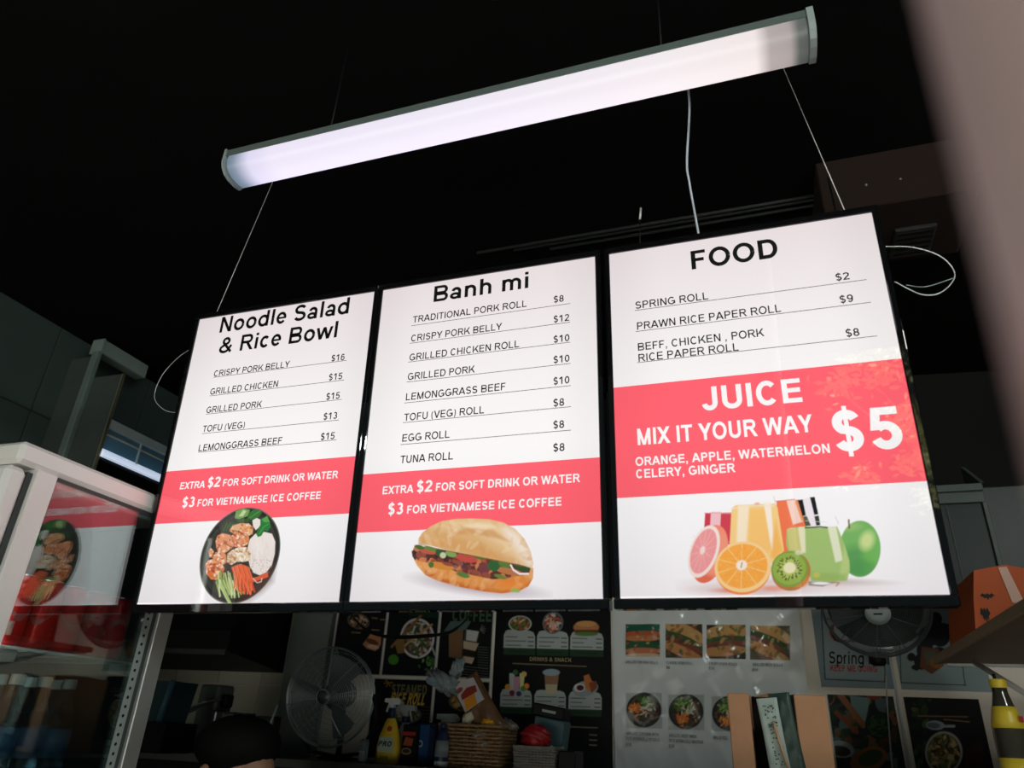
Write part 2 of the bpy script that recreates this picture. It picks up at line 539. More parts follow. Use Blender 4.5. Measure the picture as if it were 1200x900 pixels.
# ------------------------------------------------------------------ canvas for flat prints
class Canvas:
    def __init__(self, X, Y, bg):
        self.X = X; self.Y = Y
        self.C = np.tile(np.array(bg, float), (X.size, 1)).reshape(*X.shape, 3)
        self.A = np.zeros(X.shape)
        self.aa = 0.6
        self.clip = None

    def inside(self, poly=None, e=None):
        """limit what follows to a polygon or an ellipse (cx, cy, rx, ry, rot)"""
        if poly is not None:
            self.clip = np.clip(0.5 - self.sdf(poly) / self.aa, 0, 1)
        elif e is not None:
            a = math.radians(e[4]); dx = self.X - e[0]; dy = self.Y - e[1]
            u = (dx * math.cos(a) + dy * math.sin(a)) / e[2]; v = (-dx * math.sin(a) + dy * math.cos(a)) / e[3]
            self.clip = np.clip(0.5 - (np.sqrt(u * u + v * v) - 1) * min(e[2], e[3]) / self.aa, 0, 1)
        else:
            self.clip = None

    def put(self, cov, col):
        cov = np.clip(cov, 0, 1)
        if self.clip is not None: cov = cov * self.clip
        c = col if isinstance(col, np.ndarray) and col.ndim == 3 else lin(col)
        self.C = self.C * (1 - cov[..., None]) + c * cov[..., None]
        self.A = np.maximum(self.A, cov)

    def ell(self, cx, cy, rx, ry, col, rot=0, soft=None, alpha=1.0):
        a = math.radians(rot)
        dx = self.X - cx; dy = self.Y - cy
        u = (dx * math.cos(a) + dy * math.sin(a)) / rx
        v = (-dx * math.sin(a) + dy * math.cos(a)) / ry
        d = (np.sqrt(u * u + v * v) - 1) * min(rx, ry)
        self.put(alpha * np.clip(0.5 - d / (soft or self.aa), 0, 1), col)

    def sdf(self, poly):
        P = np.array(poly, float)
        d = np.full(self.X.shape, 1e9); ins = np.zeros(self.X.shape, bool)
        for i in range(len(P)):
            a, b = P[i], P[(i + 1) % len(P)]
            e = b - a; L = e @ e + 1e-12
            t = np.clip(((self.X - a[0]) * e[0] + (self.Y - a[1]) * e[1]) / L, 0, 1)
            d = np.minimum(d, np.hypot(self.X - a[0] - t * e[0], self.Y - a[1] - t * e[1]))
            c = (a[1] > self.Y) != (b[1] > self.Y)
            with np.errstate(divide='ignore', invalid='ignore'):
                xx = (b[0] - a[0]) * (self.Y - a[1]) / (b[1] - a[1] + 1e-12) + a[0]
            ins ^= c & (self.X < xx)
        return np.where(ins, -d, d)

    def poly(self, poly, col, soft=None, alpha=1.0, grow=0.0):
        d = self.sdf(poly) - grow
        self.put(alpha * np.clip(0.5 - d / (soft or self.aa), 0, 1), col)

    def line(self, pts, w, col, alpha=1.0):
        d = np.full(self.X.shape, 1e9)
        for i in range(len(pts) - 1):
            a = np.array(pts[i], float); b = np.array(pts[i + 1], float); e = b - a; L = e @ e + 1e-12
            t = np.clip(((self.X - a[0]) * e[0] + (self.Y - a[1]) * e[1]) / L, 0, 1)
            d = np.minimum(d, np.hypot(self.X - a[0] - t * e[0], self.Y - a[1] - t * e[1]))
        self.put(alpha * np.clip(0.5 - (d - w / 2) / self.aa, 0, 1), col)

    def blots(self, region, cols, n, size, rng, elong=1.6, alpha=0.9):
        """random blots kept inside a polygon"""
        d = self.sdf(region)
        P = np.array(region, float); lo = P.min(0); hi = P.max(0)
        keep = self.C.copy(); keepA = self.A.copy()
        for _ in range(n):
            x = rng.uniform(lo[0], hi[0]); y = rng.uniform(lo[1], hi[1])
            s = size * rng.uniform(.5, 1.3)
            self.ell(x, y, s * elong, s, cols[rng.randrange(len(cols))], rot=rng.uniform(0, 180), alpha=alpha)
        k = np.clip(0.5 - d / self.aa, 0, 1)
        self.C = keep * (1 - k[..., None]) + self.C * k[..., None]
        self.A = keepA * (1 - k) + self.A * k


def print_mesh(xf, x0, x1, z0, z1, off, nx, ny, paint, name, m, parent, bg=(0, 0, 0), cut=False, mapf=None, gain=1.0):
    """dense coloured sheet at local y = off; paint(canvas) works in the photograph-sized frame of the sheet"""
    gx = np.linspace(x0, x1, nx); gz = np.linspace(z0, z1, ny)
    LX, LZ = np.meshgrid(gx, gz)
    M = np.array(xf)
    P = np.stack([LX, np.full_like(LX, off), LZ], -1) @ M[:3, :3].T + M[:3, 3]
    if mapf is None:
        U, V = project(P.reshape(-1, 3)); U = U.reshape(LX.shape); V = V.reshape(LX.shape)
    else:
        U, V = mapf(LX, LZ)
    cv = Canvas(U, V, bg)
    paint(cv)
    idx = np.arange(nx * ny).reshape(ny, nx)
    F = np.stack([idx[:-1, :-1], idx[:-1, 1:], idx[1:, 1:], idx[1:, :-1]], -1).reshape(-1, 4)
    if cut:
        a = cv.A.reshape(-1)
        F = F[(a[F].max(1) > 0.01)]
        used = np.unique(F); re = np.zeros(nx * ny, int); re[used] = np.arange(used.size); F = re[F]
    else:
        used = np.arange(nx * ny)
    mb = MB()
    mb.v = P.reshape(-1, 3)[used].tolist(); mb.f = F.tolist(); mb.s = [False] * len(F)
    return mb.build(name, m, parent, colors=np.clip(cv.C.reshape(-1, 3)[used] * gain, 0, 1))

# ------------------------------------------------------------------ materials
M = {}
M['ceiling'] = mat('black painted ceiling', (0.0035, 0.004, 0.004), 0.9, spec=0.1, var=0.3, scale=3)
M['dark_wall'] = mat('dark painted wall', (0.007, 0.008, 0.008), 0.8, var=0.3, scale=4)
M['grey_panel'] = mat('grey green wall panel', (0.050, 0.074, 0.069), 0.5, var=0.15, scale=3)
M['joint'] = mat('dark joint', (0.03, 0.035, 0.035), 0.8)
M['tile'] = mat('cream wall tile', (0.52, 0.50, 0.42), 0.25, var=0.08, scale=6)
M['cream_wall'] = mat('cream painted wall', (0.86, 0.78, 0.68), 0.6, var=0.06, scale=5)
M['floor'] = mat('grey floor tile', (0.10, 0.10, 0.10), 0.4, var=0.2)
M['black_gloss'] = mat('glossy black frame', (0.004, 0.004, 0.005), 0.025, var=0.2, spec=.9)
M['black'] = mat('black plastic', (0.005, 0.0052, 0.0055), 0.5, spec=0.25)
M['ink'] = mat('black ink', (0.006, 0.006, 0.006), 0.5, spec=0.3)
M['white_metal'] = mat('white enamel', (0.88, 0.86, 0.85), 0.28, var=0.03, scale=8)
M['grey_metal'] = mat('grey metal', (0.42, 0.44, 0.44), 0.38, metal=0.6, var=0.1)
M['steel'] = mat('stainless steel', (0.55, 0.56, 0.56), 0.28, metal=1.0, var=0.08, scale=30)
M['dark_steel'] = mat('dark stained steel', (0.10, 0.10, 0.10), 0.35, metal=0.8, var=0.2)
M['wire'] = mat('pale wire', (0.75, 0.75, 0.74), 0.4, metal=0.3)
M['blue_cable'] = mat('pale blue cable', (0.55, 0.62, 0.72), 0.45)
M['gasket'] = mat('grey gasket', (0.05, 0.06, 0.06), 0.6)
M['interior'] = mat('fridge interior', (0.035, 0.04, 0.04), 0.5)
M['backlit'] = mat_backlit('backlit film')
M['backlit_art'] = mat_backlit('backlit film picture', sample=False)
M['print'] = mat_print('paper print', 0.7)
M['print_gloss'] = mat_print('laminated print', 0.6, coat=0.08)
M['laminate'] = mat_print('crumpled laminate print', 0.5, coat=0.45)

# ------------------------------------------------------------------ the room
WX, CZ = -3.3, 3.3
YAW = math.radians(6)
WP0 = np.array([-1.2, 3.6, 0.0])
WN = np.array([-math.sin(YAW), math.cos(YAW), 0.0])
WU = np.array([math.cos(YAW), math.sin(YAW), 0.0])


def wall_pt(u, z, off=0.0):
    return WP0 + WU * u + WN * off + np.array([0, 0, z])


def wall_uv(px, py, off=0.0):
    r = ray(px, py); t = ((WP0 - CAM) @ WN + off) / (r @ WN)
    p = CAM + r * t - WP0
    return float(p @ WU), float(p[2])


WALLM = Matrix(((WU[0], WN[0], 0, WP0[0]), (WU[1], WN[1], 0, WP0[1]), (0, 0, 1, 0), (0, 0, 0, 1)))


def frame_at(o):
    return Matrix.Translation(Vector(o)) @ Matrix.Rotation(YAW, 4, 'Z')


struct(MB().box((-4.2, -1.3, -0.1), (3.2, 4.6, 0.0)).build('floor', M['floor']))
struct(MB().box((-4.2, -1.3, CZ), (3.2, 4.6, CZ + 0.15)).build('ceiling', M['ceiling']))
wl = struct(MB().box((WX - 0.15, -1.3, 0), (WX, 4.6, CZ)).build('wall_left', M['joint']))
struct(MB().box((2.9, -1.3, 0), (3.05, 4.6, CZ)).build('wall_right', M['dark_wall']))
wbk = struct(MB(WALLM).box((-3.4, 0.0, 0), (4.4, 0.12, 2.16)).build('wall_back', M['cream_wall']))
MB(WALLM).box((-3.4, -0.004, 2.16), (4.4, 0.12, CZ)).build('bulkhead', M['dark_wall'], wbk)
# left wall panels, each proud of the joint
pm = None
for yi in range(5):
    for zi in range(4):
        y0 = 2.265 + (yi - 3) * 0.62; z1 = 2.83 + (zi - 2) * 0.95 + 0.95
        z0 = z1 - 0.95
        if z1 > CZ: z1 = CZ
        if z1 - z0 < 0.1: continue
        MB().box((WX, y0 + 0.004, z0 + 0.004), (WX + 0.008, y0 + 0.616, z1 - 0.004), 0.0015).build('panel', M['grey_panel'], wl)
# tiles of the back wall behind the cooking bench
for i in range(7):
    for j in range(4):
        u0 = -2.9 + i * 0.255 * 1.0
        MB(WALLM).box((u0 + 0.002, -0.006, 1.30 + j * 0.20), (u0 + 0.253, 0.0, 1.298 + (j + 1) * 0.20), 0.001).build('tile', M['tile'], wbk)

# ------------------------------------------------------------------ the three hanging menu light boxes
TILT = math.radians(3.567)
BAND = np.array([1.08, 0.130, 0.172])
WHITE = np.array([1.0, 1.0, 1.0])
LW, LH = 0.60, 0.8355


def sign(xc, label, texts, rules, band, fr=0.0134):
    loc = (xc, 1.513, 1.7705)
    t = thing('menu_lightbox', loc, label, 'menu board', (TILT, 0, 0), 'backlit menu boards hanging in a row')
    xf = Matrix.Translation(Vector(loc)) @ Matrix.Rotation(TILT, 4, 'X')
    hw = LW / 2
    # frame: four bevelled bars round a shallow box
    fb = MB(xf)
    fb.box((-hw - fr, -0.006, -0.021), (hw + fr, 0.030, 0.0), 0.002)
    fb.box((-hw - fr, -0.006, LH), (hw + fr, 0.030, LH + 0.017), 0.002)
    fb.box((-hw - fr, -0.006, 0), (-hw, 0.030, LH), 0.002)
    fb.box((hw, -0.006, 0), (hw + fr, 0.030, LH), 0.002)
    fb.build('frame', M['black_gloss'], t)
    MB(xf).box((-hw, 0.004, 0), (hw, 0.028, LH)).build('back_plate', M['black'], t)
    # film
    z0, z1, bx0, bx1 = band
    mb = MB(xf)
    mb.add([(-hw, 0, 0), (hw, 0, 0), (hw, 0, z0), (-hw, 0, z0), (-hw, 0, z0), (hw, 0, z0), (hw, 0, z1), (-hw, 0, z1),
            (-hw, 0, z1), (hw, 0, z1), (hw, 0, LH), (-hw, 0, LH)], [(0, 1, 2, 3), (4, 5, 6, 7), (8, 9, 10, 11)])
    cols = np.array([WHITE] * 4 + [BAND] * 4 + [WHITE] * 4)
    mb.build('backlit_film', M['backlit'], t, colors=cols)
    for (s, a, b, z, cap, w, c) in texts:
        if c == 'k':
            lettering(s, a - .3, b - .3, z, cap, M['ink'], t, xf, -0.0006, w)
        else:
            lettering(s, a - .3, b - .3, z, cap, M['backlit_art'], t, xf, -0.0006, w, col=WHITE)
    for (a, b, z) in rules:
        MB(xf).add([(a - .3, -0.0004, z - .0008), (b - .3, -0.0004, z - .0008), (b - .3, -0.0004, z + .0006), (a - .3, -0.0004, z + .0006)],
                   [(0, 1, 2, 3)]).build('rule', M['ink'], t)
    return t, xf


WI = 0.166
TA = [('Noodle Salad', .0844, .5229, .7782, .0525, .185, 'k'), ('& Rice Bowl', .0968, .4948, .7075, .0515, .185, 'k')]
for s, x1, p, z in (('CRISPY PORK BELLY', .3541, '$16', .634), ('GRILLED CHICKEN', .3255, '$15', .5775), ('GRILLED PORK', .2835, '$15', .521),
                    ('TOFU (VEG)', .2385, '$13', .4642), ('LEMONGGRASS BEEF', .3683, '$15', .408)):
    TA += [(s, .0964, x1, z, .0192, WI, 'k'), (p, .488, .5292, z, .0192, WI, 'k')]


def extra(z):
    return [('EXTRA', .0592, .1423, z + .0515, .0196, .2, 'w'), ('$2', .1513, .1915, z + .051, .0285, .2, 'w'),
            ('FOR SOFT DRINK OR WATER', .2015, .5542, z + .0515, .0196, .2, 'w'),
            ('$3', .0792, .119, z, .0285, .2, 'w'), ('FOR VIETNAMESE ICE COFFEE', .13, .5108, z + .0005, .0194, .2, 'w')]


sA, xfA = sign(-1.2455, 'backlit menu board headed Noodle Salad & Rice Bowl with a round bowl picture', TA + extra(.2507),
               [(.0968, .5362, z) for z in (.632, .574, .518, .46, .4054)], (.2098, .3568, 0, 1))
TB = [('Banh mi', .1569, .4238, .7735, .0485, .19, 'k')]
for s, x1, p, px, z in (('TRADITIONAL PORK ROLL', .4204, '$8', .5177, .7188), ('CRISPY PORK BELLY', .3555, '$12', .5315, .6625),
                        ('GRILLED CHICKEN ROLL', .4028, '$10', .5317, .6068), ('GRILLED PORK', .287, '$10', .5314, .5515),
                        ('LEMONGGRASS BEEF', .3698, '$10', .531, .495), ('TOFU (VEG) ROLL', .3164, '$8', .5179, .4392),
                        ('EGG ROLL', .2285, '$8', .5177, .384), ('TUNA ROLL', .241, '$8', .5185, .328)):
    TB += [(s, .1, x1, z, .0196, WI, 'k'), (p, .4917, px, z, .019, WI, 'k')]
sB, xfB = sign(-0.619, 'backlit menu board headed Banh mi with a filled bread roll picture', TB + extra(.201),
               [(.0968, .5338, z) for z in (.7105, .6582, .6035, .5465, .4886, .4351, .377)], (.1613, .3068, 0, 1))
TC = [('FOOD', .1973, .3928, .756, .0515, .205, 'k'), ('SPRING ROLL', .0593, .229, .67, .0196, WI, 'k'), ('$2', .504, .5315, .6727, .0185, WI, 'k'),
      ('PRAWN RICE PAPER ROLL', .0606, .3825, .6137, .0196, WI, 'k'), ('$9', .5045, .531, .6163, .0185, WI, 'k'),
      ('BEFF, CHICKEN , PORK', .0603, .3412, .5588, .0196, WI, 'k'), ('RICE PAPER ROLL', .0604, .2839, .5303, .0196, WI, 'k'),
      ('$8', .5047, .5311, .5338, .0185, WI, 'k'), ('JUICE', .1948, .4003, .396, .0545, .215, 'w'), ('MIX IT YOUR WAY', .0497, .4134, .328, .0385, .205, 'w'),
      ('ORANGE, APPLE, WATERMELON', .043, .4382, .2807, .0196, .2, 'w'), ('CELERY, GINGER', .0431, .2513, .2528, .0196, .2, 'w'), ('$5', .4497, .5743, .2815, .0876, .215, 'w')]
sC, xfC = sign(0.0172, 'backlit menu board headed FOOD and JUICE with a fruit and juice picture', TC,
               [(.0568, .5636, z) for z in (.6664, .6098, .5288)], (.2113, .4719, 0, 1))
# bright slit where the film stops short of the frame
for t_, xf_, a, b in ((sA, xfA, -.3, -.125), (sC, xfC, -.3, .0)):
    mb = MB(xf_).add([(a, -.0012, .0), (b, -.0012, .0), (b, -.0012, .0018), (a, -.0012, .0045)], [(0, 1, 2, 3)])
    mb.build('light_slit', M['backlit_art'], t_, colors=np.tile([1.25, 1.25, 1.22], (4, 1)))


# --- pictures printed on the films
def paint_bowl(c):
    rng = random.Random(3)
    c.aa = 5
    # outline in sheet metres handled by the mapping: a true circle seen from above
    d = np.hypot(c.LX - .294, c.LZ - .1195) - .1205
    def ring(r0, col, soft=.0012): c.put(np.clip(.5 - (d + r0) / soft, 0, 1), col)
    ring(0, (112, 112, 106)); ring(.003, (44, 44, 40)); ring(.012, (60, 60, 54)); ring(.02, (52, 52, 47)); ring(.035, (58, 57, 51))
    c.poly([(560, 640), (660, 520), (640, 640), (560, 720), (470, 780), (400, 790), (480, 730)], (98, 66, 56), soft=60, alpha=.7)
    for P, col in (([(260, 275), (265, 215), (300, 200), (350, 185), (350, 230), (300, 270)], (56, 78, 50)), ([(365, 165), (372, 110), (430, 88), (482, 102), (462, 150), (400, 172)], (120, 165, 92)),
                   ([(395, 150), (430, 100), (455, 110), (430, 150)], (196, 218, 160)), ([(370, 175), (470, 170), (480, 195), (400, 200)], (62, 92, 48))):
        c.poly(P, col)
    for k in range(8): c.line([(265 + 12 * k, 265 - 6 * k), (290 + 14 * k, 205)], 5, (92, 118, 78) if k % 2 else (38, 56, 36))
    # noodles
    N = [(480, 330), (520, 290), (590, 275), (645, 290), (668, 350), (662, 440), (640, 520), (600, 575), (550, 598), (505, 580), (478, 530), (462, 450), (466, 380)]
    c.poly(N, (244, 236, 228))
    for k in range(34):
        x = rng.uniform(480, 650); y = rng.uniform(300, 470); l = rng.uniform(60, 120)
        c.line([(x, y), (x + rng.uniform(-6, 10), y + l / 2), (x + rng.uniform(-25, 8), y + l)], 2.2, rng.choice([(214, 204, 196), (255, 252, 248), (226, 214, 206)]), .7)
    for k in range(40): c.ell(rng.uniform(490, 640), rng.uniform(480, 590), 3, 2.5, (150, 112, 100), alpha=.7)
    c.poly([(500, 185), (530, 165), (560, 180), (560, 230), (525, 260), (505, 230)], (240, 236, 226))
    c.poly([(464, 170), (470, 128), (510, 100), (556, 98), (572, 128), (540, 165), (490, 182)], (58, 118, 56))
    c.poly([(528, 292), (548, 240), (566, 208), (560, 175), (600, 160), (632, 200), (636, 240), (612, 270), (590, 262), (566, 305), (540, 314)], (46, 128, 58))
    c.poly([(570, 180), (612, 150), (630, 200), (590, 200)], (92, 168, 84))
    c.line([(480, 165), (530, 130), (560, 112)], 4, (110, 170, 96)); c.line([(550, 290), (585, 235), (620, 215)], 4, (104, 176, 96))
    # grilled chicken
    ck = [([(322, 262), (350, 222), (410, 205), (470, 208), (506, 240), (500, 290), (450, 310), (380, 300)], (230, 178, 128)),
          ([(340, 300), (400, 255), (470, 300), (475, 350), (440, 388), (395, 392), (350, 380)], (222, 138, 92)),
          ([(218, 340), (232, 300), (270, 280), (330, 296), (372, 370), (340, 400), (290, 432), (240, 428), (222, 390)], (228, 152, 112)),
          ([(196, 470), (215, 430), (270, 420), (300, 450), (302, 510), (250, 530), (205, 510)], (224, 148, 104)),
          ([(142, 520), (165, 490), (200, 480), (270, 520), (290, 550), (262, 610), (225, 636), (185, 632), (150, 590)], (222, 118, 62)),
          ([(165, 420), (180, 395), (205, 420), (195, 470), (172, 465)], (196, 112, 84))]
    for P, col in ck:
        c.poly(P, col)
        c.blots(P, [(245, 205, 170), (255, 235, 215), (196, 96, 52), (232, 150, 90), (170, 70, 40), (240, 170, 120)], 60, 8, rng)
    c.line([(345, 260), (400, 270), (450, 310)], 6, (120, 50, 30)); c.line([(280, 340), (320, 380), (372, 396)], 6, (128, 54, 34)); c.line([(205, 520), (250, 560), (275, 580)], 6, (120, 50, 26))
    O = [(310, 440), (345, 412), (400, 388), (462, 392), (486, 440), (480, 490), (430, 500), (380, 498), (340, 525), (305, 500)]
    c.poly(O, (226, 204, 170)); c.blots(O, [(250, 240, 215), (236, 216, 180), (200, 150, 110), (255, 250, 235), (186, 120, 80)], 90, 6, rng, 2.6)
    # cucumber and carrot
    for k in range(22):
        x = 215 + k * 7.5
        c.line([(x + rng.uniform(-5, 15), rng.uniform(560, 660)), (x + 20, 690), (x + rng.uniform(20, 70), rng.uniform(715, 765))], 9, rng.choice([(196, 214, 140), (164, 192, 104), (224, 232, 180), (140, 172, 84)]))
    c.line([(255, 660), (295, 740), (332, 806)], 22, (196, 218, 150)); c.line([(262, 668), (330, 800)], 5, (150, 184, 96))
    for k in range(16):
        x = 345 + k * 8
        c.line([(x, 520 + abs(k - 8) * 3), (x + 25, 610), (x + 18 + (k % 5) * 9, 690 + (k % 4) * 14)], 11, [(234, 104, 66), (244, 130, 84), (216, 84, 50), (240, 118, 72)][k % 4])
    for k in range(6): c.line([(470, 630 + k * 5), (540, 612 + k * 4), (606, 578 + k * 6)], 9, [(236, 110, 66), (222, 90, 56)][k % 2])
    c.line([(500, 620), (530, 652), (560, 645), (566, 620)], 5, (246, 228, 220))
    c.line([(400, 580), (440, 650), (480, 735)], 13, (246, 116, 76))


def mk_map(ax, sc, org):
    """sheet metres -> crop coordinates used while drawing; ax = inverse of the affine from px"""
    def f(LX, LZ):
        (x0, z0), (px0, py0), (a, b, c_, d) = ax
        dx = LX - x0; dz = LZ - z0
        det = a * d - b * c_
        u = px0 + (d * dx - b * dz) / det
        v = py0 + (-c_ * dx + a * dz) / det
        return (u - org[0]) * sc, (v - org[1]) * sc
    return f


def picture(t, xf, x0, x1, z0, z1, nx, ny, paint, mp):
    gx = np.linspace(x0, x1, nx); gz = np.linspace(z0, z1, ny)
    LX, LZ = np.meshgrid(gx, gz)
    U, V = mp(LX, LZ)
    cv = Canvas(U, V, WHITE); cv.LX = LX; cv.LZ = LZ
    paint(cv)
    a = cv.A.reshape(-1)
    idx = np.arange(nx * ny).reshape(ny, nx)
    Fc = np.stack([idx[:-1, :-1], idx[:-1, 1:], idx[1:, 1:], idx[1:, :-1]], -1).reshape(-1, 4)
    Fc = Fc[a[Fc].max(1) > 0.01]
    used = np.unique(Fc); re = np.zeros(nx * ny, int); re[used] = np.arange(used.size); Fc = re[Fc]
    M4 = np.array(xf)
    P = np.stack([LX - .3, np.full_like(LX, -0.0008), LZ], -1).reshape(-1, 3)[used] @ M4[:3, :3].T + M4[:3, 3]
    mb = MB(); mb.v = P.tolist(); mb.f = Fc.tolist(); mb.s = [False] * len(Fc)
    C = cv.C.reshape(-1, 3)[used]
    # where the band lies behind a soft edge keep the band colour
    A = a[used][:, None]
    lz = LZ.reshape(-1)[used]
    return mb, C, A, lz


def add_picture(t, xf, box, n, paint, mp, band):
    mb, C, A, lz = picture(t, xf, *box, *n, paint, mp)
    inb = ((lz > band[0]) & (lz < band[1]))[:, None]
    # put() blended over white; undo for the part that lies on the band
    C = np.where(inb, C - (1 - A) * (WHITE - BAND), C)
    mb.build('food_picture', M['backlit_art'], t, colors=np.clip(C, 0.0, 1.2))


add_picture(sA, xfA, (.168, .42, .0006, .243), (230, 222), paint_bowl,
            mk_map(((.1728, .1215), (235.8, 650), (.002614, .000447, -.00008, -.00215)), 6.43, (220, 580)), (.2098, .3568))


def paint_roll(c):
    rng = random.Random(5)
    c.aa = 3
    c.ell(610, 680, 225, 30, (178, 160, 168), rot=4, soft=34, alpha=.8)
    U = [(338, 520), (338, 498), (352, 474), (392, 444), (436, 424), (500, 413), (575, 410), (650, 412), (712, 424), (765, 450), (805, 488), (832, 535), (846, 585), (840, 602),
         (790, 590), (700, 577), (600, 562), (500, 548), (400, 528)]
    B = [(315, 570), (330, 560), (400, 590), (520, 615), (640, 640), (760, 625), (846, 600), (846, 640), (828, 672), (790, 692), (720, 704), (640, 700), (540, 688), (440, 668), (384, 648), (340, 610)]
    c.poly(B, (228, 152, 78))
    c.inside(B)
    c.poly([(345, 612), (440, 650), (540, 672), (640, 688), (720, 694), (790, 680), (840, 650), (828, 674), (790, 694), (720, 706), (640, 703), (540, 691), (440, 671), (384, 651)], (206, 108, 34), soft=14)
    c.poly([(720, 640), (800, 640), (820, 660), (770, 685), (700, 680)], (236, 140, 56), soft=20)
    c.blots(B, [(240, 180, 110), (216, 132, 58), (246, 200, 140)], 70, 12, rng, 2.5, .35)
    c.inside()
    c.poly([(310, 552), (330, 545), (345, 570), (330, 590), (316, 575)], (88, 52, 30))
    Fi = [(312, 560), (322, 530), (400, 535), (500, 548), (600, 560), (700, 575), (835, 598), (830, 622), (760, 640), (680, 652), (600, 640), (520, 628), (420, 600), (345, 590)]
    c.poly(Fi, (92, 46, 40))
    c.blots(Fi, [(70, 30, 30), (132, 62, 48), (176, 92, 62), (60, 34, 34), (150, 92, 92), (110, 46, 36), (214, 130, 80), (84, 56, 64)], 230, 10, rng, 1.5)
    for x, y, rx, ry, col in ((385, 550, 40, 12, (200, 90, 70)), (560, 575, 50, 14, (196, 78, 66)), (450, 608, 60, 14, (214, 140, 60)), (745, 618, 60, 13, (190, 120, 70)), (640, 610, 26, 20, (120, 60, 66))):
        c.ell(x, y, rx, ry, col, rot=8); 
    for x, y, rx, ry, col in ((345, 535, 24, 9, (70, 110, 46)), (395, 540, 30, 9, (96, 140, 60)), (440, 555, 20, 14, (50, 92, 40)), (490, 558, 26, 12, (130, 170, 90)), (455, 565, 14, 12, (200, 214, 170)),
                              (620, 566, 26, 10, (72, 118, 50)), (680, 598, 26, 22, (46, 100, 50)), (725, 590, 26, 14, (86, 130, 56)), (800, 600, 34, 14, (50, 84, 40)), (550, 640, 30, 10, (92, 128, 60)),
                              (405, 605, 12, 12, (80, 112, 48)), (710, 640, 28, 8, (110, 130, 60)), (775, 690, 18, 7, (150, 190, 90))):
        c.ell(x, y, rx, ry, col, rot=12)
    for x, y, rx, ry in ((352, 566, 20, 7), (520, 590, 24, 8), (600, 626, 24, 8), (650, 636, 20, 10), (480, 600, 26, 7)): c.ell(x, y, rx, ry, (150, 78, 56), rot=10)
    c.line([(752, 594), (764, 612), (790, 626), (826, 624)], 7, (250, 246, 244))
    c.poly(U, (226, 182, 124))
    c.inside(U)
    c.poly([(392, 444), (500, 416), (650, 414), (765, 452), (832, 535), (846, 590), (780, 580), (700, 520), (560, 450), (440, 452)], (240, 208, 160), soft=40)
    c.poly([(345, 500), (500, 490), (640, 520), (760, 590), (600, 560), (400, 526), (340, 515)], (222, 168, 104), soft=25)
    c.poly([(700, 430), (780, 470), (820, 520), (846, 590), (825, 596), (780, 540), (730, 480)], (250, 238, 222), soft=34, alpha=.9)
    c.poly([(470, 480), (560, 450), (670, 455), (740, 500), (690, 490), (590, 475)], (214, 160, 100), soft=14, alpha=.8)
    c.poly([(520, 445), (600, 430), (690, 440), (640, 450)], (248, 226, 190), soft=16)
    c.blots(U, [(248, 224, 184), (214, 160, 98), (232, 190, 134)], 90, 9, rng, 3, .3)
    c.inside()
    c.line([(342, 522), (400, 534), (500, 551), (600, 566), (700, 580), (800, 596)], 4, (150, 96, 50), .7)


add_picture(sB, xfB, (.13, .492, .004, .188), (336, 172), paint_roll,
            mk_map(((.1506, .1174), (482.7, 645), (.00208, -.00003, -.000131, -.00208)), 3.75, (400, 500)), (.1613, .3068))


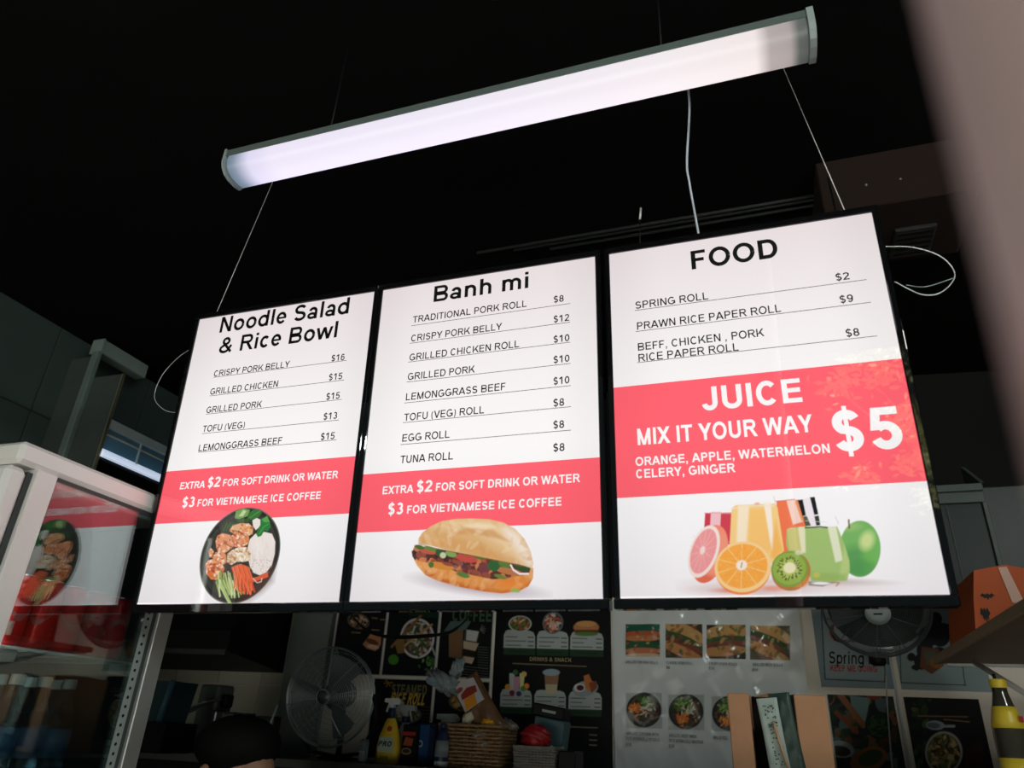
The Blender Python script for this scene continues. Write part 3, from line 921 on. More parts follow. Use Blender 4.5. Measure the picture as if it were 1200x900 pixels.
def paint_fruit(c):
    rng = random.Random(9)
    c.aa = 4
    c.ell(600, 528, 420, 34, (228, 208, 206), soft=40, alpha=.7)
    c.ell(400, 560, 240, 22, (214, 176, 170), soft=34, alpha=.7); c.ell(850, 508, 230, 14, (200, 186, 180), soft=22, alpha=.8)
    c.ell(560, 545, 60, 14, (240, 150, 110), soft=12, alpha=.7)
    # red juice
    c.poly([(155, 145), (310, 145), (318, 320), (158, 320)], (232, 92, 104)); c.poly([(158, 148), (186, 148), (190, 320), (162, 320)], (206, 62, 80)); c.poly([(190, 140), (248, 140), (250, 320), (194, 320)], (248, 200, 206))
    c.poly([(250, 150), (306, 150), (312, 300), (254, 300)], (214, 66, 82)); c.line([(152, 146), (312, 150)], 4, (240, 170, 170))
    # orange red glass
    c.poly([(560, 85), (682, 82), (728, 230), (712, 330), (640, 380), (560, 380)], (246, 122, 78)); c.poly([(612, 78), (662, 78), (708, 200), (655, 215)], (252, 216, 200))
    c.poly([(662, 92), (682, 90), (710, 188), (700, 196)], (244, 150, 100)); c.line([(555, 88), (660, 80)], 4, (214, 120, 90)); c.line([(543, 60), (556, 110)], 2.5, (214, 190, 180))
    # black stem glass
    c.poly([(676, 84), (704, 80), (724, 168), (704, 170)], (16, 20, 20)); c.poly([(704, 80), (742, 70), (780, 222), (740, 222)], (246, 238, 244)); c.poly([(742, 70), (768, 68), (790, 162), (768, 166)], (14, 18, 20))
    c.poly([(708, 172), (728, 170), (752, 222), (722, 224)], (80, 92, 62)); c.poly([(768, 172), (792, 168), (802, 220), (780, 222)], (50, 58, 46))
    # yellow glass
    c.poly([(308, 122), (330, 105), (548, 100), (566, 120), (612, 350), (560, 420), (440, 400), (310, 330)], (252, 214, 140)); c.poly([(405, 130), (500, 128), (548, 330), (520, 380), (420, 340)], (254, 202, 118), soft=20)
    c.poly([(345, 105), (408, 105), (402, 310), (348, 310)], (255, 238, 206), soft=14); c.poly([(488, 92), (528, 92), (558, 345), (545, 350)], (255, 244, 226), soft=8)
    c.poly([(560, 190), (590, 300), (606, 350), (560, 400), (540, 380)], (250, 190, 96), soft=20); c.line([(310, 125), (400, 112), (470, 110), (545, 112)], 5, (252, 236, 214)); c.ell(452, 100, 16, 8, (246, 190, 160), soft=5)
    # apple
    c.ell(1008, 340, 104, 142, (122, 186, 102)); c.inside(e=(1008, 340, 104, 142, 0)); c.ell(985, 410, 80, 80, (84, 154, 84), soft=60, alpha=.8); c.ell(1062, 330, 44, 110, (116, 190, 92), soft=40, alpha=.8)
    c.ell(1044, 300, 34, 46, (206, 226, 150), soft=30, rot=20); c.ell(950, 228, 60, 24, (150, 196, 116), soft=20); c.ell(1020, 440, 70, 40, (78, 158, 80), soft=30, alpha=.6)
    c.inside(); c.line([(950, 194), (953, 236)], 9, (126, 110, 56)); 
    # green glass
    Gp = [(622, 240), (640, 232), (720, 226), (800, 234), (890, 226), (930, 320), (955, 400), (958, 450), (944, 502), (850, 508), (762, 504), (720, 420), (640, 360), (622, 320)]
    c.poly(Gp, (166, 198, 116)); c.inside(Gp); c.poly([(624, 240), (700, 230), (724, 350), (640, 350)], (208, 204, 124)); c.poly([(628, 180), (660, 175), (664, 236), (626, 240)], (246, 206, 176), alpha=.6)
    c.poly([(676, 192), (718, 192), (728, 362), (706, 362)], (238, 236, 200), soft=8, alpha=.9); c.poly([(836, 214), (882, 212), (922, 402), (884, 410)], (232, 238, 206), soft=8, alpha=.95)
    c.poly([(930, 330), (958, 420), (945, 500), (900, 505)], (186, 210, 132), soft=18); c.poly([(760, 460), (940, 470), (942, 504), (764, 504)], (150, 184, 96), soft=22, alpha=.7)
    c.inside(); c.line([(722, 232), (800, 228), (838, 232)], 8, (70, 88, 52)); c.ell(788, 474, 18, 14, (196, 196, 96), soft=6); c.line([(880, 176), (898, 214)], 2.5, (200, 196, 190)); c.line([(722, 195), (836, 205)], 2, (226, 220, 214))
    c.poly([(745, 508), (890, 508), (820, 532), (750, 528)], (90, 96, 84), alpha=.7, soft=6); c.ell(812, 516, 46, 7, (250, 246, 240)); c.line([(870, 510), (905, 512), (890, 528)], 6, (190, 140, 100))
    # grapefruit
    c.ell(200, 368, 96, 158, (246, 140, 110), rot=14); c.inside(e=(200, 368, 96, 158, 14)); c.ell(245, 360, 60, 120, (250, 164, 134), rot=10, soft=30, alpha=.6); c.ell(180, 505, 62, 24, (226, 96, 66), soft=20, alpha=.7); c.inside()
    c.ell(166, 355, 82, 144, (252, 234, 224), rot=16); c.ell(163, 354, 68, 124, (244, 158, 158), rot=16)
    for k in range(12):
        a = math.radians(k * 30 + 12); r1, r2 = 62, 116
        c.line([(158, 352), (158 + r1 * math.cos(a) - .28 * r2 * math.sin(a) * 1, 352 + r2 * math.sin(a) + .2 * r1 * math.cos(a))], 3, (250, 196, 190), .8)
    for k in range(120): c.ell(160 + rng.gauss(0, 30), 354 + rng.gauss(0, 50), 3, 2, (250, 186, 182), alpha=.5)
    c.ell(158, 350, 14, 22, (252, 226, 218), rot=10)
    # orange
    c.ell(392, 446, 154, 134, (250, 150, 62)); c.ell(340, 560, 90, 12, (238, 112, 40), soft=14, alpha=.6); c.ell(390, 436, 156, 132, (254, 216, 150)); c.ell(388, 432, 138, 116, (255, 176, 72))
    for k in range(10):
        a = math.radians(k * 36 + 16); c.line([(384, 428), (384 + 138 * math.cos(a), 430 + 116 * math.sin(a))], 5, (255, 214, 138), .9)
    for k in range(260):
        a = rng.uniform(0, 6.283); r = rng.uniform(.25, .95)
        x = 386 + 134 * r * math.cos(a); y = 430 + 112 * r * math.sin(a)
        c.line([(x, y), (x + 10 * math.cos(a), y + 8 * math.sin(a))], 3, rng.choice([(255, 196, 104), (250, 150, 46), (255, 166, 60)]), .6)
    c.ell(384, 428, 30, 26, (255, 244, 224), soft=8); c.line([(386, 414), (382, 440)], 5, (150, 90, 40))
    # kiwi
    c.ell(652, 456, 104, 100, (188, 122, 62)); c.ell(700, 500, 50, 40, (226, 140, 60), soft=20, alpha=.7); c.ell(645, 446, 98, 92, (128, 160, 66)); c.ell(644, 444, 88, 82, (148, 182, 72)); c.ell(644, 443, 60, 54, (178, 200, 96), soft=16)
    for k in range(46):
        a = 6.283 * k / 46 + rng.uniform(-.05, .05); r = rng.uniform(38, 60)
        c.line([(645 + r * math.cos(a), 442 + .9 * r * math.sin(a)), (645 + (r + 9) * math.cos(a), 442 + .9 * (r + 9) * math.sin(a))], 5, (34, 40, 22))
    c.ell(645, 440, 32, 28, (240, 236, 190), soft=8)
    c.ell(692, 362, 22, 12, (240, 232, 200), alpha=.6, soft=6)


add_picture(sC, xfC, (.112, .535, .004, .2085), (400, 196), paint_fruit,
            mk_map(((.1402, .0872), (805, 650), (.001584, -.000264, -.0000522, -.001724)), 4.615, (790, 570)), (.2113, .4719))

# ------------------------------------------------------------------ the fluorescent style batten over the boards
BX0, BX1 = -1.298, 0.217
bl = thing('batten_light', ((BX0 + BX1) / 2, 1.21, 2.87), 'long white diffused batten lamp hanging above the menu boards', 'lamp')
body = [(1.163, 2.945), (1.163, 2.924), (1.250, 2.890), (1.256, 2.945)]
MB().prism(body, 0, BX0, BX1).build('housing', mat('painted steel housing', (0.10, 0.13, 0.125), 0.5), bl)
dif = [(1.165, 2.924), (1.163, 2.905), (1.168, 2.888), (1.180, 2.876), (1.198, 2.870), (1.225, 2.870), (1.243, 2.874), (1.250, 2.884), (1.250, 2.892)]
md = bpy.data.materials.new('lit diffuser'); md.use_nodes = True
nt = md.node_tree; pb = nt.nodes['Principled BSDF']
pb.inputs['Base Color'].default_value = (.08, .08, .09, 1); pb.inputs['Roughness'].default_value = .35
tc = nt.nodes.new('ShaderNodeTexCoord'); sp = nt.nodes.new('ShaderNodeSeparateXYZ'); nt.links.new(tc.outputs['Object'], sp.inputs[0])
mr = nt.nodes.new('ShaderNodeMapRange'); mr.inputs['From Min'].default_value = -.7575; mr.inputs['From Max'].default_value = .7575
nt.links.new(sp.outputs[0], mr.inputs['Value'])
cr = nt.nodes.new('ShaderNodeValToRGB'); e = cr.color_ramp.elements
e[0].position = 0.0; e[0].color = (.10, .16, .20, 1); e[1].position = 1.0; e[1].color = (.05, .06, .05, 1)
for p, c_ in ((.018, (.20, .26, .36, 1)), (.05, (.74, .70, .90, 1)), (.10, (.86, .80, .95, 1)), (.5, (.88, .82, .93, 1)), (.80, (.90, .83, .86, 1)), (.925, (.88, .79, .78, 1)), (.945, (.42, .36, .35, 1)), (.972, (.38, .33, .32, 1)), (.984, (.08, .09, .08, 1))):
    q = e.new(p); q.color = c_
nt.links.new(mr.outputs[0], cr.inputs[0])
# the tube sits over the far half: a brighter streak there
yr = nt.nodes.new('ShaderNodeMapRange'); yr.inputs['From Min'].default_value = -.045; yr.inputs['From Max'].default_value = .04; yr.inputs['To Min'].default_value = .93; yr.inputs['To Max'].default_value = 1.12
nt.links.new(sp.outputs[1], yr.inputs['Value'])
vm = nt.nodes.new('ShaderNodeVectorMath'); vm.operation = 'SCALE'
nt.links.new(cr.outputs[0], vm.inputs[0]); nt.links.new(yr.outputs[0], vm.inputs['Scale']); nt.links.new(vm.outputs[0], pb.inputs['Emission Color']); pb.inputs['Emission Strength'].default_value = 1.0
dmb = MB(); NX = 2
n_ = len(dif)
vs = []
for x in (BX0 + .006, BX1 - .006): vs += [(x, y, z) for y, z in dif]
dmb.add(vs, [(i, i + 1, i + 1 + n_, i + n_) for i in range(n_ - 1)], True)
dmb.build('diffuser', md, bl)
cap_p = [(1.160, 2.948), (1.160, 2.902), (1.166, 2.886), (1.180, 2.872), (1.198, 2.866), (1.226, 2.866), (1.246, 2.871), (1.254, 2.886), (1.259, 2.948)]
capm = mat('translucent grey end cap', (.30, .36, .36), .4)
for x in (BX0, BX1):
    s_ = -1 if x == BX0 else 1
    MB().prism(cap_p, 0, x - .003, x + .010 * s_ + .001).build('end_cap', capm, bl)
for x in (-1.0, -.1):
    MB().tube([(x, 1.205, 2.94), (x, 1.205, CZ)], .0025, 6).build('stem', M['black'], bl)


# ------------------------------------------------------------------ wires and cables overhead
def wire(name, pts, r, m, label, cat='wire', group=None, sm=True, n=6):
    mb = MB().tube(smoothpath(pts, 8) if sm else pts, r, n)
    o = mb.build(name, m)
    return tag(o, label, cat, group)


tilty = lambda z: 1.513 - (z - 1.7705) * math.tan(TILT)
wire('drooping_strap', [atY(400, 704, 3.05), atY(424, 734, 3.05), atY(452, 746, 3.05), atY(512, 744, 3.05), atY(538, 734, 3.05), atY(562, 706, 3.05)], [.004] * 8 + [.0055] * 8 + [.009] * 8 + [.007] * 8 + [.004] * 9, M['black'], 'black strap drooping in front of the dark posters below the Banh mi board', 'strap')
a = atY(254, 366, 1.478); b = atZ(331, 187, CZ)
wire('suspension_wire', [a, b], .0011, M['wire'], 'thin steel wire rising from the left menu board to the ceiling', 'wire', 'suspension wires of the menu boards', False)
a = atY(990, 247, 1.478); b = atZ(912, 66, CZ)
wire('suspension_wire', [a, b], .0011, M['wire'], 'thin steel wire rising from the right menu board to the ceiling', 'wire', 'suspension wires of the menu boards', False)
wire('power_cable', [atY(806, 100, 1.29), atY(808, 130, 1.33), atY(805, 190, 1.40), atY(808, 215, 1.43), atY(820, 282, 1.50)], .0028, M['blue_cable'], 'pale cable hanging from the batten lamp down behind the right menu board', 'cable')
w1 = wire('wire_stub', [atY(750, 292, 1.475), atY(750, 256, 1.475)], .0014, M['black'], 'short upright wire with a pale tip above the left end of the right menu board', 'wire', sm=False)
MB().tube([atY(750, 257, 1.475), atY(751, 244, 1.475)], .0026, 6).build('tip', M['wire'], w1)
wire('hanging_strap', [atY(970, 208, 1.62), atY(976, 232, 1.56), atY(980, 252, 1.50)], .0024, M['black'], 'black cable dropping onto the top right corner of the right menu board', 'cable')
wire('loose_wire_loop', [atY(229, 406, 1.485), atY(210, 418, 1.50), atY(190, 440, 1.51), atY(181, 465, 1.52), atY(192, 480, 1.515), atY(209, 484, 1.495)], .0010, M['wire'], 'thin pale wire curling out beside the left menu board', 'wire')
loopw = wire('loose_wire_loop', [atY(1036, 289, 1.488), atY(1070, 290, 1.51), atY(1103, 301, 1.53), atY(1119, 322, 1.54), atY(1104, 342, 1.53), atY(1080, 345, 1.52), atY(1048, 330, 1.495)], .0013, M['wire'], 'thick pale wire loop sticking out right of the FOOD menu board', 'wire')
MB().tube(smoothpath([atY(1062, 334, 1.515), atY(1085, 336, 1.53), atY(1117, 326, 1.54)], 8), .0009, 6).build('inner_strand', M['grey_metal'], loopw)
for k, (p0, p1, wy) in enumerate((((560, 300), (905, 238), 0), ((600, 290), (905, 250), 1), ((640, 284), (905, 262), 2))):
    q0 = atZ(*p0, CZ - .02); q1 = atZ(*p1, CZ - .02)
    y = (q0[1] + q1[1]) / 2
    wire('ceiling_conduit', [(q0[0], y, CZ - .012), (1.2, y, CZ - .012)], .007, mat('dark conduit', (.02, .024, .024), .7), ['front', 'middle', 'rear'][wy] + ' one of three thin dark conduits under the black ceiling above the FOOD board', 'conduit', 'conduits under the ceiling', False)

# ------------------------------------------------------------------ brown duct box at the upper right, under the ceiling
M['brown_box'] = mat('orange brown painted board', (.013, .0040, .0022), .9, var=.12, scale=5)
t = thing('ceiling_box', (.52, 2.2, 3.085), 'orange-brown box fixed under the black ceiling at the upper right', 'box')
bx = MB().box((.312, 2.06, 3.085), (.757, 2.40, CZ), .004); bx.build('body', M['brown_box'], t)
MB().box((.535, 2.20, 3.070), (.66, 2.36, 3.084), .002).build('bottom_grille', M['dark_steel'], t)
for k in range(5): MB().box((.545, 2.215 + k * .028, 3.066), (.65, 2.225 + k * .028, 3.071)).build('slat', M['black'], t)
for x in (.45, .55): MB().ball((x, 2.058, 3.17), .004, 8, 6).build('screw', M['grey_metal'], t)

# ------------------------------------------------------------------ left side: partition, shutter box and lit cooker hood
t = thing('partition_panel', (-3.1, 2.38, 0), 'dark glossy partition with a pale grey upright beside the lit hood on the left', 'partition')
MB().box((-3.127, 2.345, 0), (-3.085, 2.372, 3.182), .003).build('upright', mat('pale grey green frame', (.13, .17, .16), .4), t)
MB().box((WX + .010, 2.372, 0), (-3.10, 2.384, 3.17), .002).box((-3.10, 2.372, 0), (-2.905, 2.384, 3.04), .002).build('pane', mat('dark glossy pane', (.06, .075, .07), .06, spec=.7), t)
MB().box((-2.905, 2.368, 0), (-2.898, 2.386, 3.04), .001).build('edge_strip', mat('brass edge strip', (.4, .36, .25), .3, metal=.8), t)
t = thing('shutter_box', (-3.15, 2.52, 3.16), 'pale grey shutter box under the ceiling above the glossy partition at the left', 'box')
sb = mat('pale grey shutter box', (.20, .25, .24), .5)
MB().box((-3.17, 2.375, 3.185), (-3.10, 2.675, 3.262), .004).build('casing', sb, t)
MB().box((-3.175, 2.365, 3.182), (-3.095, 2.375, 3.265), .002).build('end_plate', sb, t)
t = thing('cooker_hood', (-2.95, 2.75, 2.6), 'white extractor canopy with a blue-white lamp strip, left of the Noodle Salad board', 'hood')
hm = mat('white hood enamel', (.42, .52, .56), .4, var=.05)
MB().box((-3.05, 2.385, 2.755), (-2.90, 3.1, 2.80), .002).build('top_rail', hm, t)
MB().box((-3.05, 2.39, 2.60), (-2.915, 3.10, 2.755), .002).build('front_panel', mat('blue glossy panel', (.10, .24, .36), .35), t)
MB().box((-3.05, 2.385, 2.595), (-2.905, 3.10, 2.612), .002).build('tray', M['black'], t)
MB().box((-2.915, 2.60, 2.625), (-2.905, 2.608, 2.755), .001).build('mullion', hm, t)
MB().box((-2.915, 2.39, 2.722), (-2.908, 3.0, 2.730), .001).build('hanging_rail', M['tile'], t)
lm = bpy.data.materials.new('cool lamp strip'); lm.use_nodes = True
b_ = lm.node_tree.nodes['Principled BSDF']; b_.inputs['Emission Color'].default_value = (.42, .50, .64, 1); b_.inputs['Emission Strength'].default_value = 1.0
MB().prism([(-2.915, 2.612), (-2.885, 2.612), (-2.885, 2.628), (-2.915, 2.655)], 1, 2.39, 3.10).build('lamp_strip', lm, t)

# ------------------------------------------------------------------ the drinks fridge
FX = -1.575                       # its right side glass
fy0, fy1 = 1.150, 1.668
fz0, fz1 = 0.12, 2.016
fr = thing('drinks_fridge', (-1.90, 1.40, 0), 'white framed glass drinks fridge at the left, mirroring the nearest menu board', 'fridge')
W_ = M['white_metal']
xl = -2.25
MB().box((xl, 1.095, fz1), (FX, fy1, 2.068), .010).build('header', W_, fr)
MB().box((FX - .052, fy0, fz0), (FX, fy0 + .055, fz1), .002).build('front_post', W_, fr)
MB().box((FX - .010, fy1 - .047, fz0), (FX + .006, fy1 + .004, fz1), .002).build('rear_post', mat('brushed aluminium', (.62, .62, .61), .35, metal=.7), fr)
MB().box((FX - .012, fy1 - .062, fz0), (FX - .004, fy1 - .047, fz1), .001).build('groove', M['gasket'], fr)
MB().box((FX - .028, fy0 + .055, fz1 - .012), (FX - .006, fy1 - .05, fz1), .001).build('top_gasket', M['gasket'], fr)
MB().box((FX - .024, fy0 + .055, fz1 - .02), (FX - .008, fy1 - .05, fz1 - .012), .001).build('glazing_bead', W_, fr)
MB().box((xl, fy1 - .02, fz0), (FX - .03, fy1, fz1), .0).build('rear_wall', M['interior'], fr)
MB().box((xl, fy0, fz0), (xl + .02, fy1, fz1), .0).build('side_wall', M['interior'], fr)
MB().box((xl, 1.11, 0.0), (FX, fy1, fz0), .006).build('plinth', W_, fr)
g = bpy.data.materials.new('coated insulating glass'); g.use_nodes = True
gn = g.node_tree; gn.nodes.clear()
go = gn.nodes.new('ShaderNodeOutputMaterial'); gm = gn.nodes.new('ShaderNodeMixShader'); gt = gn.nodes.new('ShaderNodeBsdfTransparent'); gg = gn.nodes.new('ShaderNodeBsdfGlossy')
gt.inputs[0].default_value = (.80, .86, .85, 1); gg.inputs['Roughness'].default_value = .012; gg.inputs['Color'].default_value = (.93, .97, .96, 1)
lw = gn.nodes.new('ShaderNodeFresnel'); lw.inputs[0].default_value = 1.5
ma = gn.nodes.new('ShaderNodeMath'); ma.operation = 'MULTIPLY_ADD'; ma.inputs[1].default_value = .55; ma.inputs[2].default_value = .085; ma.use_clamp = True
gn.links.new(lw.outputs[0], ma.inputs[0]); gn.links.new(ma.outputs[0], gm.inputs[0]); gn.links.new(gt.outputs[0], gm.inputs[1]); gn.links.new(gg.outputs[0], gm.inputs[2]); gn.links.new(gm.outputs[0], go.inputs[0])
MB().box((FX - .006, fy0 + .056, fz0), (FX - .001, fy1 - .090, fz1 - .012)).build('side_glass', g, fr)
# shelf standard with punched slots
st = MB(); sy0, sy1 = fy1 - .088, fy1 - .062
sx = FX - .002
st.box((sx - .003, sy0, fz0), (sx, sy1, fz1 - .02))
std = st.build('shelf_standard', mat('grey punched steel', (.40, .44, .43), .45), fr)
s0 = MB().prism([(sy0 + .012 + .0042 * math.cos(a * .785), .0042 * math.sin(a * .785)) for a in range(8)], 0, sx + .0001, sx + .0006).build('slot', M['ink'], std)
s0.location.z = 1.36
for k in range(1, 29):
    s_ = s0.copy(); COL.objects.link(s_); s_.parent = std; s_.location.z = 1.36 + k * .0215
# door
dm = MB()
y0, y1 = 1.083, 1.135
for (a, b) in (((xl, y0, .14), (xl + .05, y1, 2.008)), ((FX - .06, y0, .14), (FX - .003, y1, 2.008)), ((xl + .05, y0, 1.955), (FX - .06, y1, 2.008)), ((xl + .05, y0, .14), (FX - .06, y1, .2))):
    dm.box(a, b, .012)
dr = dm.build('door', W_, fr)
MB().box((xl + .045, y0 + .012, .19), (FX - .058, y0 + .03, 1.96)).build('door_pane', mat('dark door glass', (.02, .025, .025), .05), dr)
MB().box((xl + .02, fy0 - .014, .14), (FX - .012, fy0, 2.005)).build('door_seal', M['gasket'], fr)
# wire shelf
def fshelf(z):
    mb = MB()
    for y in (fy0 + .035, fy1 - .075):
        mb.tube([(xl + .03, y, z), (FX - .02, y, z)], .003, 6)
    for x in (xl + .03, FX - .02, FX - .035):
        mb.tube([(x, fy0 + .03, z), (x, fy1 - .07, z)], .0035, 6)
    n = 22
    for k in range(n):
        x = xl + .05 + k * (FX - .05 - xl - .05) / (n - 1)
        mb.tube([(x, fy0 + .035, z + .002), (x, fy1 - .075, z + .002)], .0015, 5)
    for y in (fy0 + .15, fy0 + .27):
        mb.box((xl + .03, y, z - .004), (FX - .02, y + .012, z - .001))
    o = mb.build('wire_shelf', mat('coated shelf wire', (.55, .6, .58), .4), fr)
    o['kind'] = 'stuff'
    for y in (fy0 + .07, fy1 - .13): MB().box((FX - .034, y, z - .03), (FX - .028, y + .05, z - .003), .001).build('shelf_bracket', M['grey_metal'], fr)
fshelf(1.634); fshelf(1.335)

led_fill = bpy.data.materials.new('can fill strip'); led_fill.use_nodes = True
b_ = led_fill.node_tree.nodes['Principled BSDF']; b_.inputs['Emission Color'].default_value = (1, .93, .86, 1); b_.inputs['Emission Strength'].default_value = 8.0
MB().box((FX - .040, fy0 + .0555, 1.30), (FX - .030, fy0 + .059, 1.98)).build('fill_strip', led_fill, fr)  # glowing strip added behind the post to brighten the cans
# cans on the upper shelf
can_red = mat('red printed can', (.62, .014, .016), .2, metal=.2, var=.06)
can_top = mat('can lid aluminium', (.75, .75, .76), .25, metal=1)
def make_can(loc, label):
    t = thing('drink_can', loc, label, 'can', group='red cans on the upper fridge shelf')
    x, y, z = loc
    MB().lathe([(.024, 0), (.027, .002), (.0325, .012), (.033, .016), (.033, .134), (.0325, .140), (.0275, .150)], loc, 28).build('body', can_red, t)
    MB().lathe([(.0275, .1495), (.0282, .1515), (.0282, .1535), (.026, .1535), (.0255, .150), (.002, .150)], loc, 28).build('lid', can_top, t)
    MB().lathe([(.012, 0), (.012, .0012), (.004, .0014)], (x, y, z + .1505), 12).build('tab', can_top, t)
    # white swirl on the can's wall
    mb = MB(); vs = []; fs = []
    for i in range(25):
        a = -2.3 + i * .13
        zc = z + .075 + .018 * math.sin(i * .28); wd = .0045 + .003 * math.sin(i * .5)
        for s_ in (-1, 1): vs.append((x + .0333 * math.cos(a), y + .0333 * math.sin(a), zc + s_ * wd))
    for i in range(24): fs.append((i * 2, i * 2 + 2, i * 2 + 3, i * 2 + 1))
    mb.add(vs, fs, True).build('swirl', mat('silver print', (.34, .10, .10), .3, metal=.4), t)
    return t
cz = 1.638
can0 = make_can((FX - .052, 1.245, cz), 'red drink can with a barcode nearest the front post on the upper fridge shelf')
cp = [(FX - .050, 1.318, 'red drink can second from the front post beside the fridge glass'), (FX - .054, 1.392, 'red drink can in the middle of the row beside the fridge glass'),
      (FX - .050, 1.466, 'red drink can fourth from the front post beside the fridge glass'), (FX - .055, 1.538, 'red drink can at the far end of the row beside the fridge glass')]
for x, y, l in cp: dup(can0, (x, y, cz), l, rot=(0, 0, y * 9))
for k, y in enumerate((1.28, 1.36, 1.44, 1.52)): dup(can0, (FX - .125, y, cz), 'red drink can in the rear row of the shelf, %s' % ('nearest the front post', 'second from the front post', 'third from the front post', 'at the far end')[k], rot=(0, 0, k * 2.1))
# barcode block on the first can
mb = MB()
for i in range(9):
    a = -.95 + i * .07
    mb.add([(FX - .052 + .0336 * math.cos(a), 1.245 + .0336 * math.sin(a), cz + .02), (FX - .052 + .0336 * math.cos(a + .04), 1.245 + .0336 * math.sin(a + .04), cz + .02),
            (FX - .052 + .0336 * math.cos(a + .04), 1.245 + .0336 * math.sin(a + .04), cz + .05), (FX - .052 + .0336 * math.cos(a), 1.245 + .0336 * math.sin(a), cz + .05)], [(0, 1, 2, 3)])
o = mb.build('barcode', mat('pale barcode', (.45, .6, .55), .5), can0); o['kind'] = 'stuff'

# water bottles below
btl = mat('clear water bottle', (.60, .86, .95), .03, trans=1.0, ior=1.33, var=.02, bump=.25, scale=60)
blab = mat('blue bottle label', (.015, .10, .20), .4)
bcap = mat('white bottle cap', (.36, .42, .41), .45)
def make_bottle(loc, label):
    t = thing('water_bottle', loc, label, 'bottle', group='water bottles on the lower fridge shelf')
    MB().lathe([(.020, 0), (.031, .004), (.033, .012), (.0315, .03), (.033, .045), (.033, .15), (.031, .165), (.022, .195), (.014, .212), (.013, .225)], loc, 24).build('body', btl, t)
    MB().lathe([(.0336, .075), (.0336, .135)], loc, 24).build('label_sleeve', blab, t)
    MB().lathe([(.0155, .222), (.0160, .224), (.0160, .242), (.0145, .2445)], loc, 18).build('cap', bcap, t)
    return t
bz = 1.339
B0 = make_bottle((FX - .052, 1.243, bz), 'clear water bottle with a blue label nearest the front post of the fridge')
wl_ = ['second from the front post', 'third from the front post', 'fourth from the front post', 'at the far end']
for k, y in enumerate((1.312, 1.382, 1.452)): dup(B0, (FX - .052, y, bz), 'blue-labelled water bottle beside the glass, ' + wl_[k])
for k, y in enumerate((1.25, 1.33, 1.41, 1.49)): dup(B0, (FX - .13, y, bz), 'clear water bottle in the rear row, ' + ['nearest the front post', 'second from the front post', 'third from the front post', 'at the far end'][k])

# ------------------------------------------------------------------ the kitchen bench under the back wall
SZ = 1.385
t = thing('steel_counter', (-1.0, 3.25, 0), 'stainless steel counter along the back wall carrying the baskets and bottles', 'counter')
ct = MB(WALLM)
ct.box((-1.72, -.62, SZ - .03), (2.9, -.012, SZ), .003); ct.build('worktop', M['dark_steel'], t)
MB(WALLM).box((-1.70, -.60, 0), (2.88, -.03, SZ - .03)).build('cabinet_front', M['black'], t)
MB(WALLM).box((-1.72, -.63, SZ - .03), (2.9, -.62, SZ + .004), .002).build('front_edge', M['dark_steel'], t)


# posters ------------------------------------------------------------
def poster(name, label, cat, u0, u1, z0, z1, paint, nx, ny, bg, group=None, border=0.0, gloss=True, off=-.004, gain=1.0, thick=.003):
    loc = wall_pt(u0, z0, off)
    t = thing(name, loc, label, cat, (0, 0, YAW), group)
    xf = frame_at(loc)
    w = u1 - u0; h = z1 - z0
    MB(xf).box((0, 0, 0), (w, thick, h)).build('backing', mat('poster backing', (.5, .52, .54), .6), t)
    print_mesh(xf, border, w - border, border, h - border, -.0006, nx, ny, paint, 'print', M['print_gloss'] if gloss else M['print'], t, lin(bg), gain=gain)
    return t, xf


def plabel(t, xf, u0, z0, s, p0, p1, capz, m, w=.19, off=-.0012, shear=0):
    """lettering on a poster from two baseline pixels"""
    a = wall_uv(*p0); b = wall_uv(*p1)
    return lettering(s, a[0] - u0, b[0] - u0, (a[1] + b[1]) / 2 - z0, capz, m, t, xf, off, w, shear=shear)


def food_bowl(c, cx, cy, rx, ry, rim, cols, n, rng, rot=0, inner=(30, 34, 28), size=None):
    c.ell(cx, cy, rx, ry, rim, rot); c.ell(cx, cy, rx * .88, ry * .88, inner, rot)
    c.inside(e=(cx, cy, rx * .86, ry * .86, rot))
    s = size or rx * .14
    for _ in range(n):
        a = rng.uniform(0, 6.28); r = math.sqrt(rng.random()) * .85
        c.ell(cx + rx * r * math.cos(a), cy + ry * r * math.sin(a), s * rng.uniform(.8, 2.2), s * rng.uniform(.4, .8), rng.choice(cols), rng.uniform(0, 180))
    c.inside()


GREENS = [(60, 110, 50), (100, 150, 70), (40, 80, 40), (140, 180, 100)]
ink_g = mat('faded gold ink', (.34, .25, .12), .5)
ink_dg = mat('dark green ink', (.05, .12, .05), .5)
ink_gold = mat('bright yellow ink', (.85, .55, .08), .5)
ink_grey = mat('grey ink', (.16, .17, .17), .5)
ink_red = mat('red ink', (.45, .05, .05), .5)

def p_snack(c):
    r = random.Random(1)
    food_bowl(c, 420, 728, 13, 9, (120, 100, 90), [(200, 160, 130), (150, 100, 70), (90, 60, 40), (220, 200, 180)], 40, r, 15)
    c.poly([(425, 755), (435, 742), (447, 745), (446, 756), (440, 763), (430, 760)], (200, 140, 100)); c.ell(436, 752, 8, 3, (120, 60, 30), 20); c.ell(437, 758, 7, 2.5, (235, 200, 180), 10)
    for x, y, w in ((436, 724, 6), (446, 726, 9), (412, 741, 10), (448, 760, 4), (436, 738, 8)): c.line([(x, y), (x + w, y + .6)], 1.2, (150, 130, 80))
ZT, ZB = 2.16, 1.764
tt, xx = poster('menu_poster', 'dark snack poster at the left end of the top row, partly behind the fan', 'poster', -.985, -.707, ZB, ZT, p_snack, 90, 120, (7, 8, 13), 'dark food posters on the back wall', .004)

